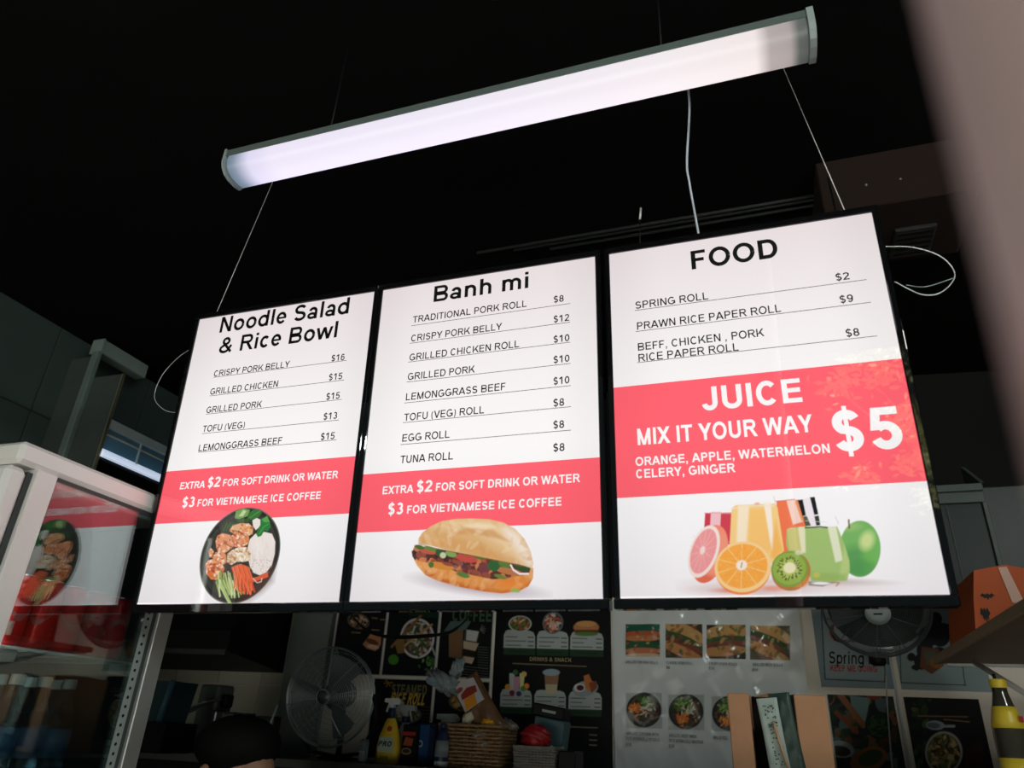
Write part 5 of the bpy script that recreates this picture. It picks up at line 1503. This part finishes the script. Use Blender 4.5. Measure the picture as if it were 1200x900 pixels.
lettering('PRO', -.032, .028, .066, .020, navy, t, XF_, -.002, .26, shear=.2)
lettering('280', -.022, .02, .018, .012, mat('green ink', (.05, .2, .05), .5), t, XF_, -.0012, .22)
MB(XF_).prism([(.008 + .011 * math.cos(k * .628), .135 + .011 * math.sin(k * .628)) for k in range(10)], 1, .012, .004).build('red_badge', mat('red badge', (.5, .05, .03), .4), t)

p = bx_at(471, 3.24)
t = thing('spray_bottle', p, 'grey-white trigger bottle half hidden behind the yellow spray bottle', 'bottle')
MB().lathe([(.035, 0), (.038, .006), (.036, .11), (.02, .15), (.014, .165)], p, 20).build('body', greyp, t)
trigger(t, p + Vector((0, 0, .163)), (navy, greyp), 1.15, -1)

p = bx_at(479, 3.10)
t = thing('coffee_pouch', p, 'black coffee pouch with a red band and cup picture, right of the yellow bottle', 'pouch')
MB().box((p.x - .032, p.y - .022, SZ), (p.x + .034, p.y + .022, SZ + .155), .006).build('pouch', M['black'], t)
fx = Matrix.Translation(p + Vector((0, -.023, 0)))
MB(fx).box((-.032, -.0008, .112), (.033, 0, .126)).build('red_band', mat('red print', (.40, .03, .02), .4), t)
MB(fx).prism([(-.022, .075), (.02, .072), (.024, .10), (-.012, .106)], 1, -.0006, 0).build('logo_patch', mat('orange red print', (.40, .08, .03), .4), t)
MB(fx).prism([(-.004 + .024 * math.cos(k * .4), .052 + .013 * math.sin(k * .4)) for k in range(16)], 1, -.0006, 0).build('cup_picture', mat('tan cup print', (.35, .24, .14), .4), t)
MB(fx).prism([(-.004 + .017 * math.cos(k * .4), .053 + .008 * math.sin(k * .4)) for k in range(16)], 1, -.0012, -.0007).build('coffee_picture', mat('coffee print', (.05, .02, .01), .4), t)

p = bx_at(499, 3.16)
t = thing('blue_carton', p, 'blue carton with a white ring mark beside the black coffee pouch', 'carton')
bl_ = mat('blue carton board', (.015, .07, .20), .4)
MB().box((p.x - .045, p.y - .03, SZ), (p.x + .02, p.y + .03, SZ + .158), .002).build('body', bl_, t)
MB().box((p.x + .021, p.y - .028, SZ), (p.x + .045, p.y + .03, SZ + .145), .002).build('side_flap', navy, t)
mb = MB(Matrix.Translation(p + Vector((-.018, -.031, 0))))
for q in _stroke(_arc(0, .083, .010, .011, 0, 360, 16), .004): mb.add([(a, 0, b) for a, b in q], [(0, 1, 2, 3)])
mb.build('ring_mark', whitep, t)
tag(MB().box((p.x - .085, p.y + .10, SZ), (p.x + .030, p.y + .14, SZ + .168), .002).build('navy_box', navy), 'dark navy box standing behind the blue carton', 'box')

p = bx_at(517, 3.03)
t = thing('syrup_bottle', p, 'narrow navy bottle with white labels, left of the big wicker basket', 'bottle')
MB().lathe([(.026, 0), (.028, .004), (.028, .11), (.020, .130), (.012, .145)], p, 20).build('body', navy, t)
MB().lathe([(.0285, .04), (.0285, .10)], p, 20).build('upper_label', mat('grey label', (.20, .24, .26), .5), t)
MB().lathe([(.0285, .005), (.0285, .025)], p, 20).build('lower_label', greyp, t)
MB().lathe([(.014, .144), (.014, .16), (.010, .163)], p, 16).build('cap', navy, t)
p = bx_at(521, 3.31)
t = thing('spray_bottle', p, 'pale trigger bottle behind the navy bottle, left of the wicker basket', 'bottle')
MB().lathe([(.03, 0), (.033, .006), (.031, .09), (.02, .12), (.014, .13)], p, 20).build('body', navy, t)
trigger(t, p + Vector((0, 0, .128)), (greyp, greyp), 1.25)


def basket(name, label, cx, cy, w, d, h, m, flare=.012, rows=11, cols=17, handle=True, yaw=0.0):
    """woven basket: bent rods over uprights"""
    t = thing(name, (cx, cy, SZ), label, 'basket', (0, 0, yaw))
    X = Matrix.Translation((cx, cy, SZ)) @ Matrix.Rotation(yaw, 4, 'Z')
    MB(X).box((-w / 2 + .004, -d / 2 + .004, .001), (w / 2 - .004, d / 2 - .004, .006)).build('bottom', m, t)
    def P(s, z, amp=0.0):
        f = z / h * flare; W = w / 2 + f; D = d / 2 + f
        per = 2 * (2 * W + 2 * D); q = (s % 1.0) * per
        if q < 2 * W: x, y, nx, ny = -W + q, -D, 0, -1
        elif q < 2 * W + 2 * D: x, y, nx, ny = W, -D + (q - 2 * W), 1, 0
        elif q < 4 * W + 2 * D: x, y, nx, ny = W - (q - 2 * W - 2 * D), D, 0, 1
        else: x, y, nx, ny = -W, D - (q - 4 * W - 2 * D), -1, 0
        return Vector((x + nx * amp, y + ny * amp, z))
    N = cols * 4
    mb = MB(X)
    for r in range(rows):
        z = h * (r + .5) / rows
        if z > h - .012: break
        pts = [P(i / (N * 2), z + random.uniform(-.0006, .0006), .0028 * (1 if ((i // 2 + r) % 2) else -1)) for i in range(N * 2 + 1)]
        mb.tube(pts, h / rows * .40, 5, caps=False)
    o = mb.build('weave', m, t); o['kind'] = 'stuff'
    ub = MB(X)
    for i in range(N): ub.tube([P(i / N, .002), P(i / N, h - .006)], .0022, 4)
    o = ub.build('uprights', m, t); o['kind'] = 'stuff'
    rim = MB(X)
    for k in range(2): rim.tube([P(i / 96, h - .004, .003 * math.sin(i * 1.3 + k * 3)) + Vector((0, 0, .003 * math.cos(i * 1.3 + k * 3))) for i in range(97)], .0052, 6, caps=False)
    rim.build('rim', m, t)
    return t


wick = mat('brown wicker', (.27, .16, .075), .6, var=.35, scale=60)
rat = mat('grey rattan', (.24, .22, .20), .6, var=.3, scale=60)
cxy = (bx_at(561, 3.18).x, 3.16)
basket('wicker_basket', 'big brown wicker basket full of snack bags on the counter', cxy[0], cxy[1], .25, .19, .165, wick, .012, 12, 15)
cx2 = bx_at(632, 3.16).x
basket('rattan_basket', 'smaller grey rattan basket holding a red net bag on the counter', cx2, 3.15, .155, .14, .095, rat, .006, 10, 11)
tag(MB().box((cx2 + .095, 3.10, SZ), (cx2 + .165, 3.24, SZ + .085), .003).build('dark_box', M['black']), 'small black box right of the grey rattan basket', 'box')


def crumpled(c, s, seed, m, name, par=None, rot=None, amp=.12):
    rr = random.Random(seed)
    ph = [(rr.uniform(2, 6), rr.uniform(2, 6), rr.uniform(2, 6), rr.uniform(0, 6)) for _ in range(5)]
    R_ = rot.to_matrix() if rot else Matrix.Identity(3)
    def fn(d):
        u = d.normalized(); k = 1 + sum(amp / 2.2 * math.sin(a * u.x * 2 + b * u.y * 2 + g * u.z * 2 + f) for a, b, g, f in ph)
        v = Vector((d.x * s[0], d.y * s[1], d.z * s[2])) * k
        return R_ @ v
    return MB().ball(c, 1.0, 30, 20, fn=fn).build(name, m, par)


from mathutils import Euler
# brown snack bag: pillow pouch leaning to the right with a printed panel
def bagM(px, py, Y, tilt):
    return Matrix.Translation(Vector(atY(px, py, Y))) @ Matrix.Rotation(tilt, 4, 'Y')


def pillow(X, w, h, d, m, name, par, nx=18, ny=22, crimp=True):
    vs = []; fs = []
    for side in (-1, 1):
        for j in range(ny + 1):
            for i in range(nx + 1):
                u = i / nx * 2 - 1; v = j / ny * 2 - 1
                t_ = max(0, (1 - u ** 4)) ** .5 * max(0, (1 - v ** 6)) ** .6
                y = side * d / 2 * t_ * (1 + .10 * math.sin(7 * u + 3 * v) + .08 * math.sin(11 * v - 4 * u))
                vs.append((u * w / 2 * (1 - .06 * (1 - v * v)), y, v * h / 2))
    n1 = (nx + 1) * (ny + 1)
    for s_ in (0, 1):
        for j in range(ny):
            for i in range(nx):
                a = s_ * n1 + j * (nx + 1) + i
                f = (a, a + 1, a + nx + 2, a + nx + 1)
                fs.append(f if s_ == 0 else f[::-1])
    return MB(X).add(vs, fs, True).build(name, m, par)


bagb = mat('brown snack wrapper', (.15, .075, .035), .32, var=.2, bump=.3, scale=30)
X = bagM(562, 830, 3.13, math.radians(-36))
t = thing('snack_bag', X.translation, 'brown snack bag with a white, red and orange label leaning out of the wicker basket', 'snack bag')
pillow(X, .135, .27, .055, bagb, 'wrapper', t)
Xl = X @ Matrix.Translation((0, -.032, .065))
MB(Xl).prism([(-.052, -.05), (.045, -.055), (.05, .045), (-.005, .068), (-.05, .05)], 1, 0, -.001).build('label_panel', mat('white wrapper print', (.55, .50, .50), .35), t)
MB(Xl).prism([(-.040, -.002), (.036, -.012), (.042, .014), (.004, .028), (-.034, .018)], 1, -.001, -.002).build('red_print', mat('dark red print', (.28, .03, .02), .35), t)
MB(Xl).prism([(-.046, -.048), (.01, -.052), (.022, -.010), (-.03, -.004)], 1, -.001, -.0025).build('orange_print', mat('orange print', (.72, .28, .02), .35), t)
MB(Xl).prism([(.014, -.050), (.040, -.052), (.040, -.022), (.018, -.020)], 1, -.001, -.0025).build('pale_print', mat('pale blue print', (.45, .52, .62), .35), t)
MB(Xl).prism([(-.03 + .018 * math.cos(k * .52), .038 + .010 * math.sin(k * .52)) for k in range(12)], 1, -.001, -.002).build('round_logo', mat('dull red logo', (.32, .05, .05), .35), t)
film = mat('clear crinkled film', (.75, .88, .95), .12, trans=.75, ior=1.25, var=.05, bump=.8, scale=70)
o = crumpled(atY(520, 800, 3.10), (.075, .04, .035), 5, film, 'clear_wrapper', None, Euler((0, .5, 0)), .3)
tag(o, 'clear crinkled plastic wrapper at the top left of the snack bag', 'wrapper')
o = crumpled(atY(536, 783, 3.15), (.026, .022, .040), 8, film, 'clear_wrapper', None, Euler((0, .3, 0)), .3)
tag(o, 'upper tuft of clear plastic sticking up above the snack bag', 'wrapper')
o = crumpled(atY(572, 848, 3.11), (.032, .025, .020), 3, mat('orange yellow wrapper', (.75, .38, .02), .35, bump=.3), 'orange_packet', None, None, .12); tag(o, 'small orange packet on top of the wicker basket', 'packet')
o = crumpled(atY(561, 862, 3.075), (.030, .02, .018), 11, mat('lilac white wrapper', (.5, .5, .62), .3, bump=.5), 'pale_packet', None, None, .25); tag(o, 'pale crumpled packet at the front of the wicker basket', 'packet')
o = crumpled(atY(568, 872, 3.07), (.022, .015, .014), 12, mat('grey blue wrapper', (.28, .36, .40), .4), 'grey_packet', None, None, .2); tag(o, 'small grey-blue packet low in the wicker basket front', 'packet')
o = crumpled(atY(597, 850, 3.16), (.038, .028, .020), 13, mat('smoky film', (.16, .13, .12), .3, bump=.5), 'dark_packet', None, Euler((0, .4, 0)), .2); tag(o, 'dark smoky packet at the right end of the wicker basket', 'packet')
o = crumpled(atY(548, 842, 3.10), (.02, .012, .03), 15, mat('cream twist', (.6, .55, .42), .4), 'twist_tie', None, Euler((0, .5, 0)), .3); tag(o, 'small cream twisted strip between the snack bag and basket', 'strip')
redm = mat('red net bag', (.32, .012, .016), .35, var=.4, scale=90, bump=.6)
o = crumpled(atY(628, 864, 3.12), (.060, .045, .045), 21, redm, 'red_net_bag', None, None, .14); tag(o, 'red net bag bulging out of the grey rattan basket', 'bag')
t = thing('card_terminal_box', Vector(atY(640, 872, 3.24)), 'dark teal plastic bin with a black lid behind the rattan basket', 'bin')
Xb = Matrix.Translation(Vector(atY(641, 880, 3.26))) @ Matrix.Rotation(math.radians(8), 4, 'Y')
teal = mat('dark teal plastic', (.045, .10, .115), .35)
MB(Xb).box((-.06, -.05, -.06), (.075, .05, .125), .006).build('body', teal, t)
MB(Xb).box((-.075, -.056, .125), (.068, .056, .175), .006).build('lid', M['black'], t)
MB(Xb).box((-.03, -.058, .145), (.03, -.056, .155), .0005).build('lid_strip', greyp, t)
MB(Xb).ball((.032, -.052, .018), .008, 10, 8, s=(1, .3, 1)).build('white_dot', whitep, t)

# cardboard box with chopstick packets in front
tan = mat('tan cardboard', (.60, .31, .17), .7, var=.1)
c0 = atY(913, 850, 2.62)
t = thing('cardboard_box', (c0[0], 2.62, SZ - .03), 'open tan cardboard box with a dark middle holding chopstick packets', 'box')
bzt = 1.667
xa, xb, xc, xd = [atY(q, 850, 2.6)[0] for q in (855, 881, 934, 972)]
MB().box((xa, 2.60, 1.36), (xb, 2.90, bzt), .003).build('left_flap', tan, t)
MB().box((xc, 2.60, 1.36), (xd, 2.90, bzt), .003).build('right_flap', tan, t)
MB().box((xb, 2.82, 1.36), (xc, 2.90, bzt + .005), .002).build('rear_panel', M['black'], t)
MB().box((xb, 2.66, 1.36), (xc, 2.82, 1.38), .002).build('bottom_panel', tan, t)
MB().prism([(xb + .01, bzt + .001), (xd - .02, bzt + .001), (xb + .06, bzt + .014)], 1, 2.78, 2.9).build('lid_flap', tan, t)
def packet(px0, py0, px1, py1, Y, w, m, seed, name, label, cat):
    a = Vector(atY(px0, py0, Y)); b = Vector(atY(px1, py1, Y)); d = (b - a); L = d.length
    ang = math.atan2(d.x, d.z)
    X = Matrix.Translation((a + b) / 2) @ Matrix.Rotation(ang, 4, 'Y')
    o = pillow(X, w, L, .018, m, name, None); tag(o, label, cat); return X, L
plas = mat('white green packet film', (.50, .60, .56), .25, bump=.6, scale=40)
grn = mat('dark green packet film', (.035, .075, .06), .3, bump=.6, scale=40, var=.5)
X1, L1 = packet(917, 915, 898, 818, 2.57, .062, plas, 1, 'chopstick_packet', 'pale plastic chopstick packet leaning at the front of the cardboard box', 'packet')
X2, L2 = packet(935, 915, 912, 812, 2.60, .065, grn, 2, 'chopstick_packet', 'dark green plastic packet behind the pale one in the cardboard box', 'packet')
X3, L3 = packet(950, 915, 922, 815, 2.63, .05, mat('dark film', (.03, .04, .04), .2, bump=.6), 3, 'chopstick_packet', 'blackish plastic packet at the right side of the cardboard box opening', 'packet')
ps = atY(906, 845, 2.545); pe = atY(925, 905, 2.545)
tag(MB().tube([ps, pe], .0048, 8).build('chopsticks', mat('pale wood', (.58, .40, .24), .5)), 'pale wooden chopstick on the front packet in the cardboard box', 'chopstick')
gp = MB()
rr = random.Random(5)
for k in range(60):
    f = rr.random(); u = rr.uniform(-1, 1)
    a = Vector(atY(899 + 16 * f + 6 * u, 826 + 70 * f, 2.552))
    gp.add([(a.x, a.y, a.z), (a.x + .004, a.y, a.z), (a.x + .005, a.y, a.z - .003), (a.x, a.y, a.z - .004)], [(0, 1, 2, 3)])
o = gp.build('printed_marks', grn, bpy.data.objects['chopstick_packet']); o['kind'] = 'stuff'

# lower shelf they stand on and the sauce bottle
t = thing('front_ledge', (.3, 2.4, 0), 'dark steel ledge carrying the cardboard box and the sauce bottle', 'ledge')
MB().box((-.5, 2.0, 1.33), (1.6, 2.92, 1.358), .003).build('top', M['dark_steel'], t)
MB().box((-.48, 2.05, 0), (1.58, 2.90, 1.33)).build('body', M['black'], t)
p = Vector(atY(1180, 850, 2.30)); p.z = 1.36
p.x = atY(1181, 850, 2.3)[0]
t = thing('sauce_bottle', p, 'dark sauce bottle with a yellow cap and yellow neck label at the lower right', 'bottle')
glassd = mat('dark sauce bottle glass', (.045, .04, .03), .08, spec=.6, var=.5, scale=25)
MB().lathe([(.034, 0), (.037, .006), (.037, .19), (.036, .225), (.030, .255), (.022, .285), (.0175, .305), (.0165, .318)], p, 28).build('body', glassd, t)
yc = mat('yellow cap', (.70, .52, .04), .35)
MB().lathe([(.0185, .316), (.0195, .318), (.0195, .334), (.018, .337)], p, 20).build('cap', yc, t)
MB().lathe([(.0370, .222), (.0345, .238), (.0300, .2565), (.0258, .272)], p, 28).build('neck_label', yc, t)
MB().lathe([(.0376, .09), (.0376, .155)], p, 28).build('main_label', yc, t)
MB().tube([p + Vector((-.004, 0, .334)), p + Vector((-.006, 0, .35))], .004, 8).build('spout', M['black'], t)
vsx = [(p.x + .0372 * math.cos(a), p.y + .0372 * math.sin(a), p.z + z) for z in (.236, .250) for a in (-1.0, -.85, -.7, -.55)]
MB().add([(x, y - .0012, z) for x, y, z in vsx], [(0, 1, 5, 4), (1, 2, 6, 5), (2, 3, 7, 6)]).build('red_print', ink_red, t)
tag(MB().box((.80, 3.44, SZ), (.87, 3.56, SZ + .125), .004).build('black_canister', M['black']), 'black canister standing behind the sauce bottle on the counter', 'canister')

# ------------------------------------------------------------------ cooking things on the left half of the counter
def onbench(px, py, Y): return Vector(atY(px, py, Y))
tealc = mat('clear teal plastic', (.035, .085, .10), .25, trans=.25)
a = onbench(199, 845, 2.75)
t = thing('plastic_tub', (a.x, 2.75, SZ), 'clear teal plastic tub right of the fridge post', 'tub')
MB().prism([(a.x - .06, 1.50), (a.x + .005, 1.50), (a.x + .03, 1.66), (a.x - .06, 1.66)], 1, 2.68, 2.84).build('body', tealc, t)
MB().tube([(a.x + .007, 2.678, 1.50), (a.x + .033, 2.678, 1.665)], .012, 8).build('rim_bar', mat('blue rim', (.05, .13, .19), .3), t)
MB().box((a.x - .08, 2.66, SZ), (a.x + .06, 2.86, 1.50), .004).build('stand', M['black'], t)
t = thing('steel_tray', (onbench(222, 840, 2.9).x, 2.9, SZ), 'tilted shiny steel tray edge beside the teal tub', 'tray')
q0, q1 = onbench(202, 828, 2.85), onbench(220, 818, 2.85)
MB().tube([q0, q1], .004, 6).build('bright_edge', M['white_metal'], t)
q2, q3 = onbench(182, 846, 2.83), onbench(238, 822, 2.87)
MB().add([q2, q3, q3 + Vector((0, .12, .02)), q2 + Vector((0, .12, .02)), q2 - Vector((0, 0, .006)), q3 - Vector((0, 0, .006)), q3 + Vector((0, .12, .014)), q2 + Vector((0, .12, .014))],
         [(0, 1, 2, 3), (7, 6, 5, 4), (0, 4, 5, 1), (1, 5, 6, 2), (2, 6, 7, 3), (3, 7, 4, 0)]).build('tray', M['steel'], t)
a = onbench(252, 815, 3.05)
t = thing('grey_canister', (a.x, 3.05, SZ), 'grey square canister with a black handle on the cooking bench', 'canister')
MB().box((a.x - .055, 3.0, SZ), (a.x + .055, 3.12, a.z + .045), .010).build('body', mat('grey canister', (.13, .15, .15), .4), t)
MB().box((a.x + .057, 3.02, a.z - .05), (a.x + .09, 3.08, a.z + .005), .006).build('handle', M['black'], t)
for k, (px, w, hgt) in enumerate(((259, .022, .0), (275, .055, -.006), (292, .05, -.008), (318, .10, -.016))):
    a = onbench(px, 838, 2.98)
    t = thing('steel_container', (a.x, 2.98, SZ), ['narrow bright steel container on the cooking bench', 'grey steel container in the middle of the bench row', 'grey steel container right of the middle one', 'wide dark container beside the fan'][k], 'container')
    MB().box((a.x - w / 2, 2.93, SZ), (a.x + w / 2, 2.99, 1.555 + hgt), .004).build('body', [M['steel'], mat('dull steel', (.18, .20, .20), .35, metal=.5), mat('dull steel', (.12, .14, .14), .35, metal=.5), M['dark_steel']][k], t)
    MB().box((a.x - w / 2 - .003, 2.927, 1.555 + hgt), (a.x + w / 2 + .003, 2.993, 1.561 + hgt), .002).build('lid', M['dark_steel'], t)
tag(MB().tube([onbench(312, 866, 2.90), onbench(318, 845, 2.90), onbench(325, 826, 2.90)], .004, 6).build('bent_tube', mat('blue grey tube', (.3, .42, .5), .3)), 'short pale blue tube leaning left of the wire fan', 'tube')
a = onbench(433, 858, 3.08)
t = thing('small_appliance', (a.x, 3.1, SZ), 'small grey-blue appliance between the fan and the yellow bottle', 'appliance')
MB().box((a.x + .008, 2.99, SZ), (a.x + .035, 3.03, SZ + .09), .006).build('body', mat('grey blue plastic', (.10, .14, .16), .4), t)
MB().box((a.x + .006, 2.985, SZ + .04), (a.x + .037, 2.99, SZ + .046), .001).build('bright_trim', M['grey_metal'], t)

# ------------------------------------------------------------------ person behind the counter (only the head reaches into the picture)
hx, hy = -1.455, 1.92
skin_m = mat('warm skin', (.30, .155, .10), .55, var=.08)
cloth = mat('dark shirt', (.02, .02, .025), .8)
hair_m = mat('black hair', (.004, .0035, .0035), .8, spec=.15, var=.3, scale=80)
t = thing('person', (hx, hy, 0), 'person with short black hair and a dark shirt, head at the lower left', 'person')
joints = {'pelvis': (0, 0, .80), 'chest': (0, .0, 1.07), 'neck': (0, 0, 1.23), 'neck2': (.012, 0, 1.285), 'head': (.02, 0, 1.385), 'crown': (.015, 0, 1.445), 'chin': (.055, -.01, 1.335),
          'sl': (0, -.16, 1.17), 'el': (.03, -.20, .93), 'wl': (.16, -.17, .80), 'hl': (.22, -.15, .79),
          'sr': (0, .16, 1.17), 'er': (.03, .20, .93), 'wr': (.16, .17, .80), 'hr': (.22, .15, .79),
          'pl': (0, -.09, .76), 'kl': (.02, -.10, .42), 'al': (-.01, -.10, .08), 'tl': (.12, -.11, .03),
          'pr': (0, .09, .76), 'kr': (.02, .10, .42), 'ar': (-.01, .10, .08), 'tr': (.12, .11, .03)}
rad = {'pelvis': .13, 'chest': .135, 'neck': .055, 'neck2': .052, 'head': .085, 'crown': .07, 'chin': .05, 'sl': .06, 'el': .042, 'wl': .028, 'hl': .03, 'sr': .06, 'er': .042, 'wr': .028, 'hr': .03,
       'pl': .085, 'kl': .055, 'al': .038, 'tl': .035, 'pr': .085, 'kr': .055, 'ar': .038, 'tr': .035}
edges = [('pelvis', 'chest'), ('chest', 'neck'), ('neck', 'neck2'), ('neck2', 'head'), ('head', 'crown'), ('head', 'chin'), ('chest', 'sl'), ('sl', 'el'), ('el', 'wl'), ('wl', 'hl'), ('chest', 'sr'), ('sr', 'er'), ('er', 'wr'), ('wr', 'hr'),
         ('pelvis', 'pl'), ('pl', 'kl'), ('kl', 'al'), ('al', 'tl'), ('pelvis', 'pr'), ('pr', 'kr'), ('kr', 'ar'), ('ar', 'tr')]
names = list(joints); P3 = [Vector(joints[n]) for n in names]; RR = [rad[n] for n in names]; ED = [(names.index(a), names.index(b)) for a, b in edges]
for side, hn in ((-1, 'hl'), (1, 'hr')):
    h0 = Vector(joints[hn])
    for k in range(5):
        if k < 4:
            q = [h0 + Vector((.02, (k - 1.5) * .017, 0)), h0 + Vector((.055, (k - 1.5) * .019, -.004)), h0 + Vector((.085 - abs(k - 1.5) * .006, (k - 1.5) * .019, -.02))]
        else:
            q = [h0 + Vector((-.005, -side * .02, 0)), h0 + Vector((.02, -side * .045, -.006)), h0 + Vector((.045, -side * .052, -.014))]
        prev = names.index(hn)
        for j, pt in enumerate(q):
            P3.append(pt); RR.append([.010, .0088, .0075][j]); ED.append((prev, len(P3) - 1)); prev = len(P3) - 1
me = bpy.data.meshes.new('body'); me.from_pydata([tuple(q) for q in P3], ED, []); me.update()
bo = bpy.data.objects.new('body', me); COL.objects.link(bo); bo.parent = t
sk = bo.modifiers.new('skin', 'SKIN'); sk.use_smooth_shade = True
for i, r_ in enumerate(RR):
    me.skin_vertices[0].data[i].radius = (r_, r_)
me.skin_vertices[0].data[0].use_root = True
bo.modifiers.new('sub', 'SUBSURF').levels = 2
bo.modifiers['sub'].render_levels = 2
me.materials.append(skin_m)
W0 = Matrix.Translation((hx, hy, 0))
def hb(nm, c, r, s, m, fn=None, n=20, k=14): return MB(W0).ball(c, r, n, k, s=s, fn=fn).build(nm, m, t)
hb('face', (.035, 0, 1.375), 1.0, (.082, .070, .100), skin_m)
def hairfn(d):
    u = d.normalized()
    return d * (1 + .018 * math.sin(u.x * 21 + u.z * 13) * math.sin(u.y * 17))
hb('hair', (-.006, 0, 1.452), 1.0, (.122, .108, .078), hair_m, hairfn, 40, 26)
for s_ in (-1, 1):
    hb('ear', (-.035, s_ * .086, 1.372), 1.0, (.020, .010, .032), skin_m)
    hb('eye', (.108, s_ * .028, 1.385), .010, (1, 1, 1), whitep)
hb('nose', (.118, 0, 1.362), 1.0, (.016, .012, .022), skin_m)
hb('mouth', (.106, 0, 1.325), 1.0, (.012, .024, .006), mat('lips', (.32, .10, .08), .5))
# shirt over the trunk
MB(W0).lathe([(.155, .74), (.160, .86), (.165, 1.05), (.150, 1.15), (.10, 1.22), (.066, 1.25)], (0, 0, 0), 28, .85, 1.15).build('shirt', cloth, t)
for s_ in (-1, 1):
    MB(W0).tube([(0, s_ * .13, 1.17), (.015, s_ * .185, 1.06), (.03, s_ * .20, .97)], [.085, .068, .062], 16).build('sleeve', cloth, t)
    MB(W0).tube([(0, s_ * .085, .80), (.02, s_ * .10, .42), (-.01, s_ * .10, .10)], [.115, .08, .06], 16).build('trouser_leg', mat('dark trousers', (.02, .02, .03), .8), t)
    MB(W0).tube([(-.05, s_ * .10, .045), (.06, s_ * .105, .045), (.16, s_ * .11, .035)], [.042, .046, .034], 12).build('shoe', M['black'], t)

# ------------------------------------------------------------------ the post of the shop front right beside the lens
pt = thing('shopfront_post', (.027, .076, 0), 'pinkish painted round post out of focus at the right edge, right beside the lens', 'post')
MB().tube([(.0272, .076, 0), (.1295, .076, CZ)], .0465, 48).build('shaft', mat('pink grey paint', (.90, .66, .66), .6, var=.08, scale=12), pt)
MB().lathe([(.065, 0), (.065, .04), (.05, .055)], (.027, .076, 0), 48).build('foot', M['grey_metal'], pt)

# ------------------------------------------------------------------ outside in front: pavement and the sunlit tree that the FOOD board mirrors
struct(MB().box((-14, -16, -.12), (14, -1.3, -.02)).build('pavement', mat('pale concrete paving', (.32, .33, .31), .9)))
t = thing('street_tree', (2.7, -8.2, 0), 'sunlit leafy street tree behind the camera, mirrored in the FOOD board', 'tree')
bark = mat('brown bark', (.12, .08, .05), .9, bump=.6)
MB().tube([(2.7, -8.2, 0), (2.65, -8.2, 1.6), (2.75, -8.2, 3.0), (2.7, -8.3, 4.4), (2.8, -8.2, 6)], [.2, .16, .13, .1, .04], 12).build('trunk', bark, t)
rt = random.Random(4)
for k in range(6):
    a = k * 1.05; MB().tube([(2.72, -8.2, 2.8 + k * .3), (2.72 + .8 * math.cos(a), -8.2 + .8 * math.sin(a), 3.5 + k * .35), (2.72 + 1.4 * math.cos(a), -8.2 + 1.4 * math.sin(a), 4.1 + k * .4)], [.06, .04, .015], 8).build('branch', bark, t)
lf = MB(); fs = []; vs = []
cl = [(2.75 + rt.gauss(0, .6), -8.2 + rt.gauss(0, .6), rt.uniform(3.8, 6.3)) for _ in range(50)]
for k in range(3000):
    c_ = rt.choice(cl); q = Vector(c_) + Vector((rt.gauss(0, .14), rt.gauss(0, .14), rt.gauss(0, .10)))
    u = Vector((rt.gauss(0, 1), rt.gauss(0, 1), rt.gauss(0, .6))).normalized(); w_ = u.orthogonal().normalized(); s_ = rt.uniform(.04, .08)
    o_ = len(vs); vs += [q - u * s_ * 1.3, q - w_ * s_ * .5, q + u * s_ * 1.3, q + w_ * s_ * .5]; fs.append((o_, o_ + 1, o_ + 2, o_ + 3))
lf.add(vs, fs)
o = lf.build('foliage', mat('green leaves', (.62, .66, .34), .5, var=.4, scale=3), t); o['kind'] = 'stuff'

# ------------------------------------------------------------------ unseen fill lamps, added to brighten the back wall
t = thing('fill_lamp', (1.75, 2.2, 2.93), 'added fill lamp hanging over the counter out of view, right of the picture', 'lamp')
MB().box((1.68, 1.6, 2.95), (1.82, 2.8, 3.0), .004).build('housing', M['white_metal'], t)
lt = bpy.data.materials.new('fill light'); lt.use_nodes = True
b_ = lt.node_tree.nodes['Principled BSDF']; b_.inputs['Emission Color'].default_value = (1.0, .97, .90, 1); b_.inputs['Emission Strength'].default_value = FILL_LAMP_E
MB().box((1.69, 1.61, 2.925), (1.81, 2.79, 2.949)).build('diffuser', lt, t)
for y in (1.7, 2.7): MB().tube([(1.75, y, 3.0), (1.75, y, CZ)], .004, 6).build('rod', M['black'], t)

t = thing('fill_lamp', (1.95, -.7, 3.1), 'added bare fill tube on the ceiling over the shop front, unseen behind the camera', 'lamp')  # second added lamp, out of view, lifting the back wall and fridge
MB().box((1.92, -1.25, 3.15), (1.98, .15, 3.19), .004).build('housing', M['white_metal'], t)
lt2 = lt.copy(); lt2.name = 'bare fill light'
lt2.node_tree.nodes['Principled BSDF'].inputs['Emission Strength'].default_value = FILL_TUBE_E
lt2.node_tree.nodes['Principled BSDF'].inputs['Emission Color'].default_value = (.90, 1.0, .97, 1)
MB().tube([(1.95, -1.2, 3.10), (1.95, .1, 3.10)], .03, 10).build('tube', lt2, t)
for y in (-1.21, .11): MB().box((1.925, y - .02, 3.065), (1.975, y + .02, 3.15), .003).build('socket', M['white_metal'], t)
for y in (-1.0, -.1): MB().tube([(1.95, y, 3.19), (1.95, y, CZ)], .004, 6).build('rod', M['black'], t)
